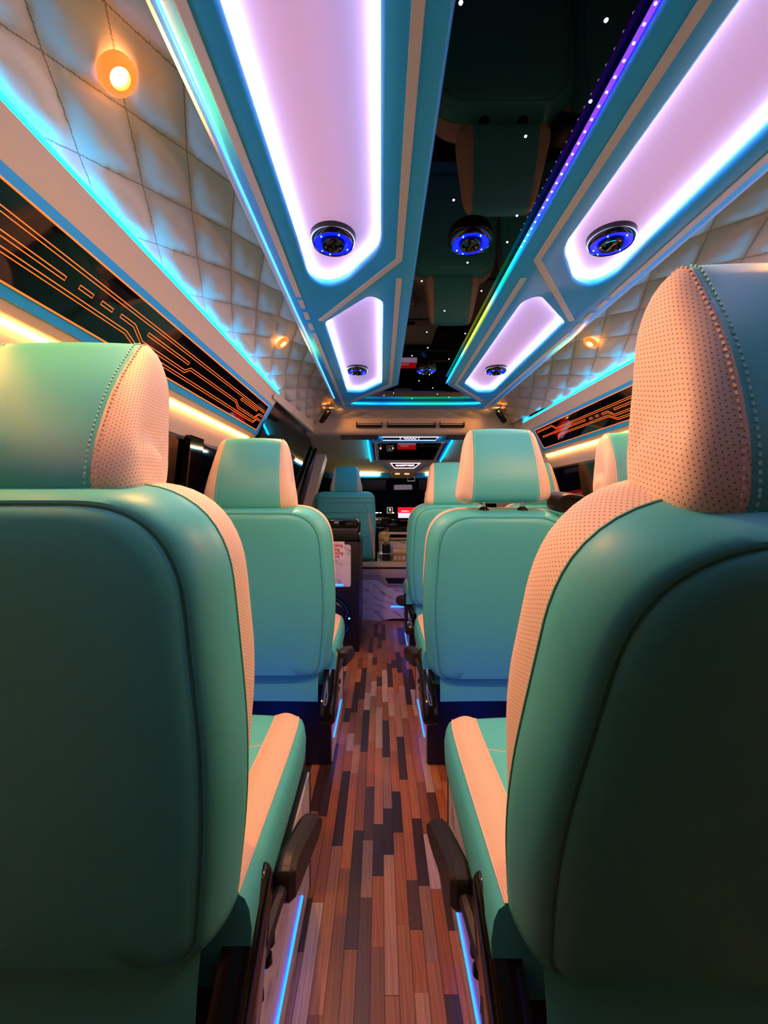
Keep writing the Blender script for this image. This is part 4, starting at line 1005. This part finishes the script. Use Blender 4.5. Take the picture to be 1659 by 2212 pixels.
for dx, dy, h in ((-.012, 0, .085), (.004, .006, .10), (.014, -.003, .09), (.020, .004, .094)):
    mb = MB(); mb.tube([(0, 0, .18), (dx, dy, .18 + h)], .0014, n=5); obj('reed', mb, M['straw'], rd)
tb = thing('tissue_box', 'gold and white patterned tissue box with a pulled tissue', 'tissue box', (.185, 3.506, .461))
mb = MB(); mb.box(-.085, .10, -.045, .045, .0005, .096, .003); bx_ = obj('box', mb, M['gold'], tb)
mb = MB()
for r_i in range(2):
    for k in range(5):
        x = -.075 + k * .035; z = .012 + r_i * .046
        mb.box(x, x + .024, -.0475, -.044, z, z + .014, .002); mb.box(x, x + .024, -.0475, -.044, z + .018, z + .031, .002)
stuff(obj('white_motif', mb, M['white'], bx_))
mb = MB(); mb.grid([[(-.055 + .02 * j + .13 * k / 6, .0 + .012 * math.sin(k * 1.3 + j), .096 + .045 * (1 - j / 4) * (0.5 + .5 * math.sin(k * 1.1 + .4)) ) for k in range(7)] for j in range(5)])
obj('tissue', mb, M['white'], tb)

dash = thing('dashboard', 'black dashboard with radio, small lights and a bright red screen', 'dashboard', (.2, 4.3, .6))
def Q3(o): return place(o, dash)
mb = MB(); mb.prism(round_poly(ccw([(4.16, .46), (4.12, .70), (4.18, .80), (4.30, .845), (4.58, .83), (4.58, .46)]), .03, 4), lambda a, b, d: (d, a, b), -.66, 1.09); Q3(obj('body', mb, M['gloss'], dash))
for z, x0, x1 in ((.79, -.1, .09), (.745, -.1, .0), (.70, -.12, .03), (.765, .2, .30)):
    mb = MB(); mb.tube([(x0, 4.155 - (z - .70) * .2 , z), ((x0 + x1) / 2, 4.135, z + .004), (x1, 4.15, z + .001)], .0028, n=5); Q3(obj('chrome_trim', mb, M['steel'], dash))
sc = MB(); sc.box(.165, .36, 4.06, 4.075, .795, .905, .003); s_ = Q3(obj('screen_shell', sc, M['gloss'], dash))
a = MB(); a.box(.170, .355, 4.0575, 4.0605, .845, .900); sub(obj('red_image', a, M['red_scr'], s_, smooth=False), s_)
a = MB(); a.box(.172, .355, 4.0575, 4.0605, .798, .845); sub(obj('pale_image', a, M['pink_scr'], s_, smooth=False), s_)
me = text_mesh('SPARTA', .022, 'lettering', .0003, bold=.0004); me.materials.clear(); me.materials.append(M['white_scr'])
o = obj('lettering', me, M['white_scr'], s_); o.location = (.24, 4.057, .862); o.rotation_euler = (PI / 2, 0, 0); sub(o, s_)
for x, z, w, m in ((-.035, .845, .022, 'white_led'), (.0, .845, .012, 'white_led'), (.125, .845, .016, 'amber')):
    a = MB(); a.box(x - w / 2, x + w / 2, 4.130, 4.136, z - .003, z + .004, .001); Q3(obj('indicator_light', a, M[m], dash))
a = MB(); a.box(.19, .31, 4.128, 4.134, .655, .672); Q3(obj('radio_display', a, M['green_scr'], dash, smooth=False))
for x in (.215, .238, .262):
    a = MB(); a.lathe([(.0001, -.003), (.005, -.001), (.005, .002)], 8, (x, 4.130, .618), 'y'); Q3(obj('green_light', a, M['green_dot'], dash))
a = MB(); a.box(.135, .160, 4.128, 4.134, .605, .64, .003); Q3(obj('blue_button', a, M['blue_ring'], dash))
bd = thing('number_badge', 'white outlined square badge showing a 9 on the dashboard', 'badge', (.092, 4.09, .872))
a = MB(); a.prism([(-.028, -.030), (.028, -.030), (.028, .030), (-.028, .030)], lambda x, z, d: (x, d, z), 0, .003); obj('plate', a, M['panel'], bd, smooth=False)
a = MB(); a.tube([(-.026, -.001, -.028), (.026, -.001, -.028), (.026, -.001, .028), (-.026, -.001, .028)], .0025, n=4, closed=True); obj('outline', a, M['white_scr'], bd, smooth=False)
me = text_mesh('9', .045, 'numeral', .0003, bold=.0006); me.materials.clear(); me.materials.append(M['white_scr']); obj('numeral', me, M['white_scr'], bd, loc=(0, -.001, 0), rot=(PI / 2, 0, 0))
a = MB(); a.tube([(0, .001, -.03), (0, .04, -.055)], .004, n=5); obj('stand', a, M['black'], bd)
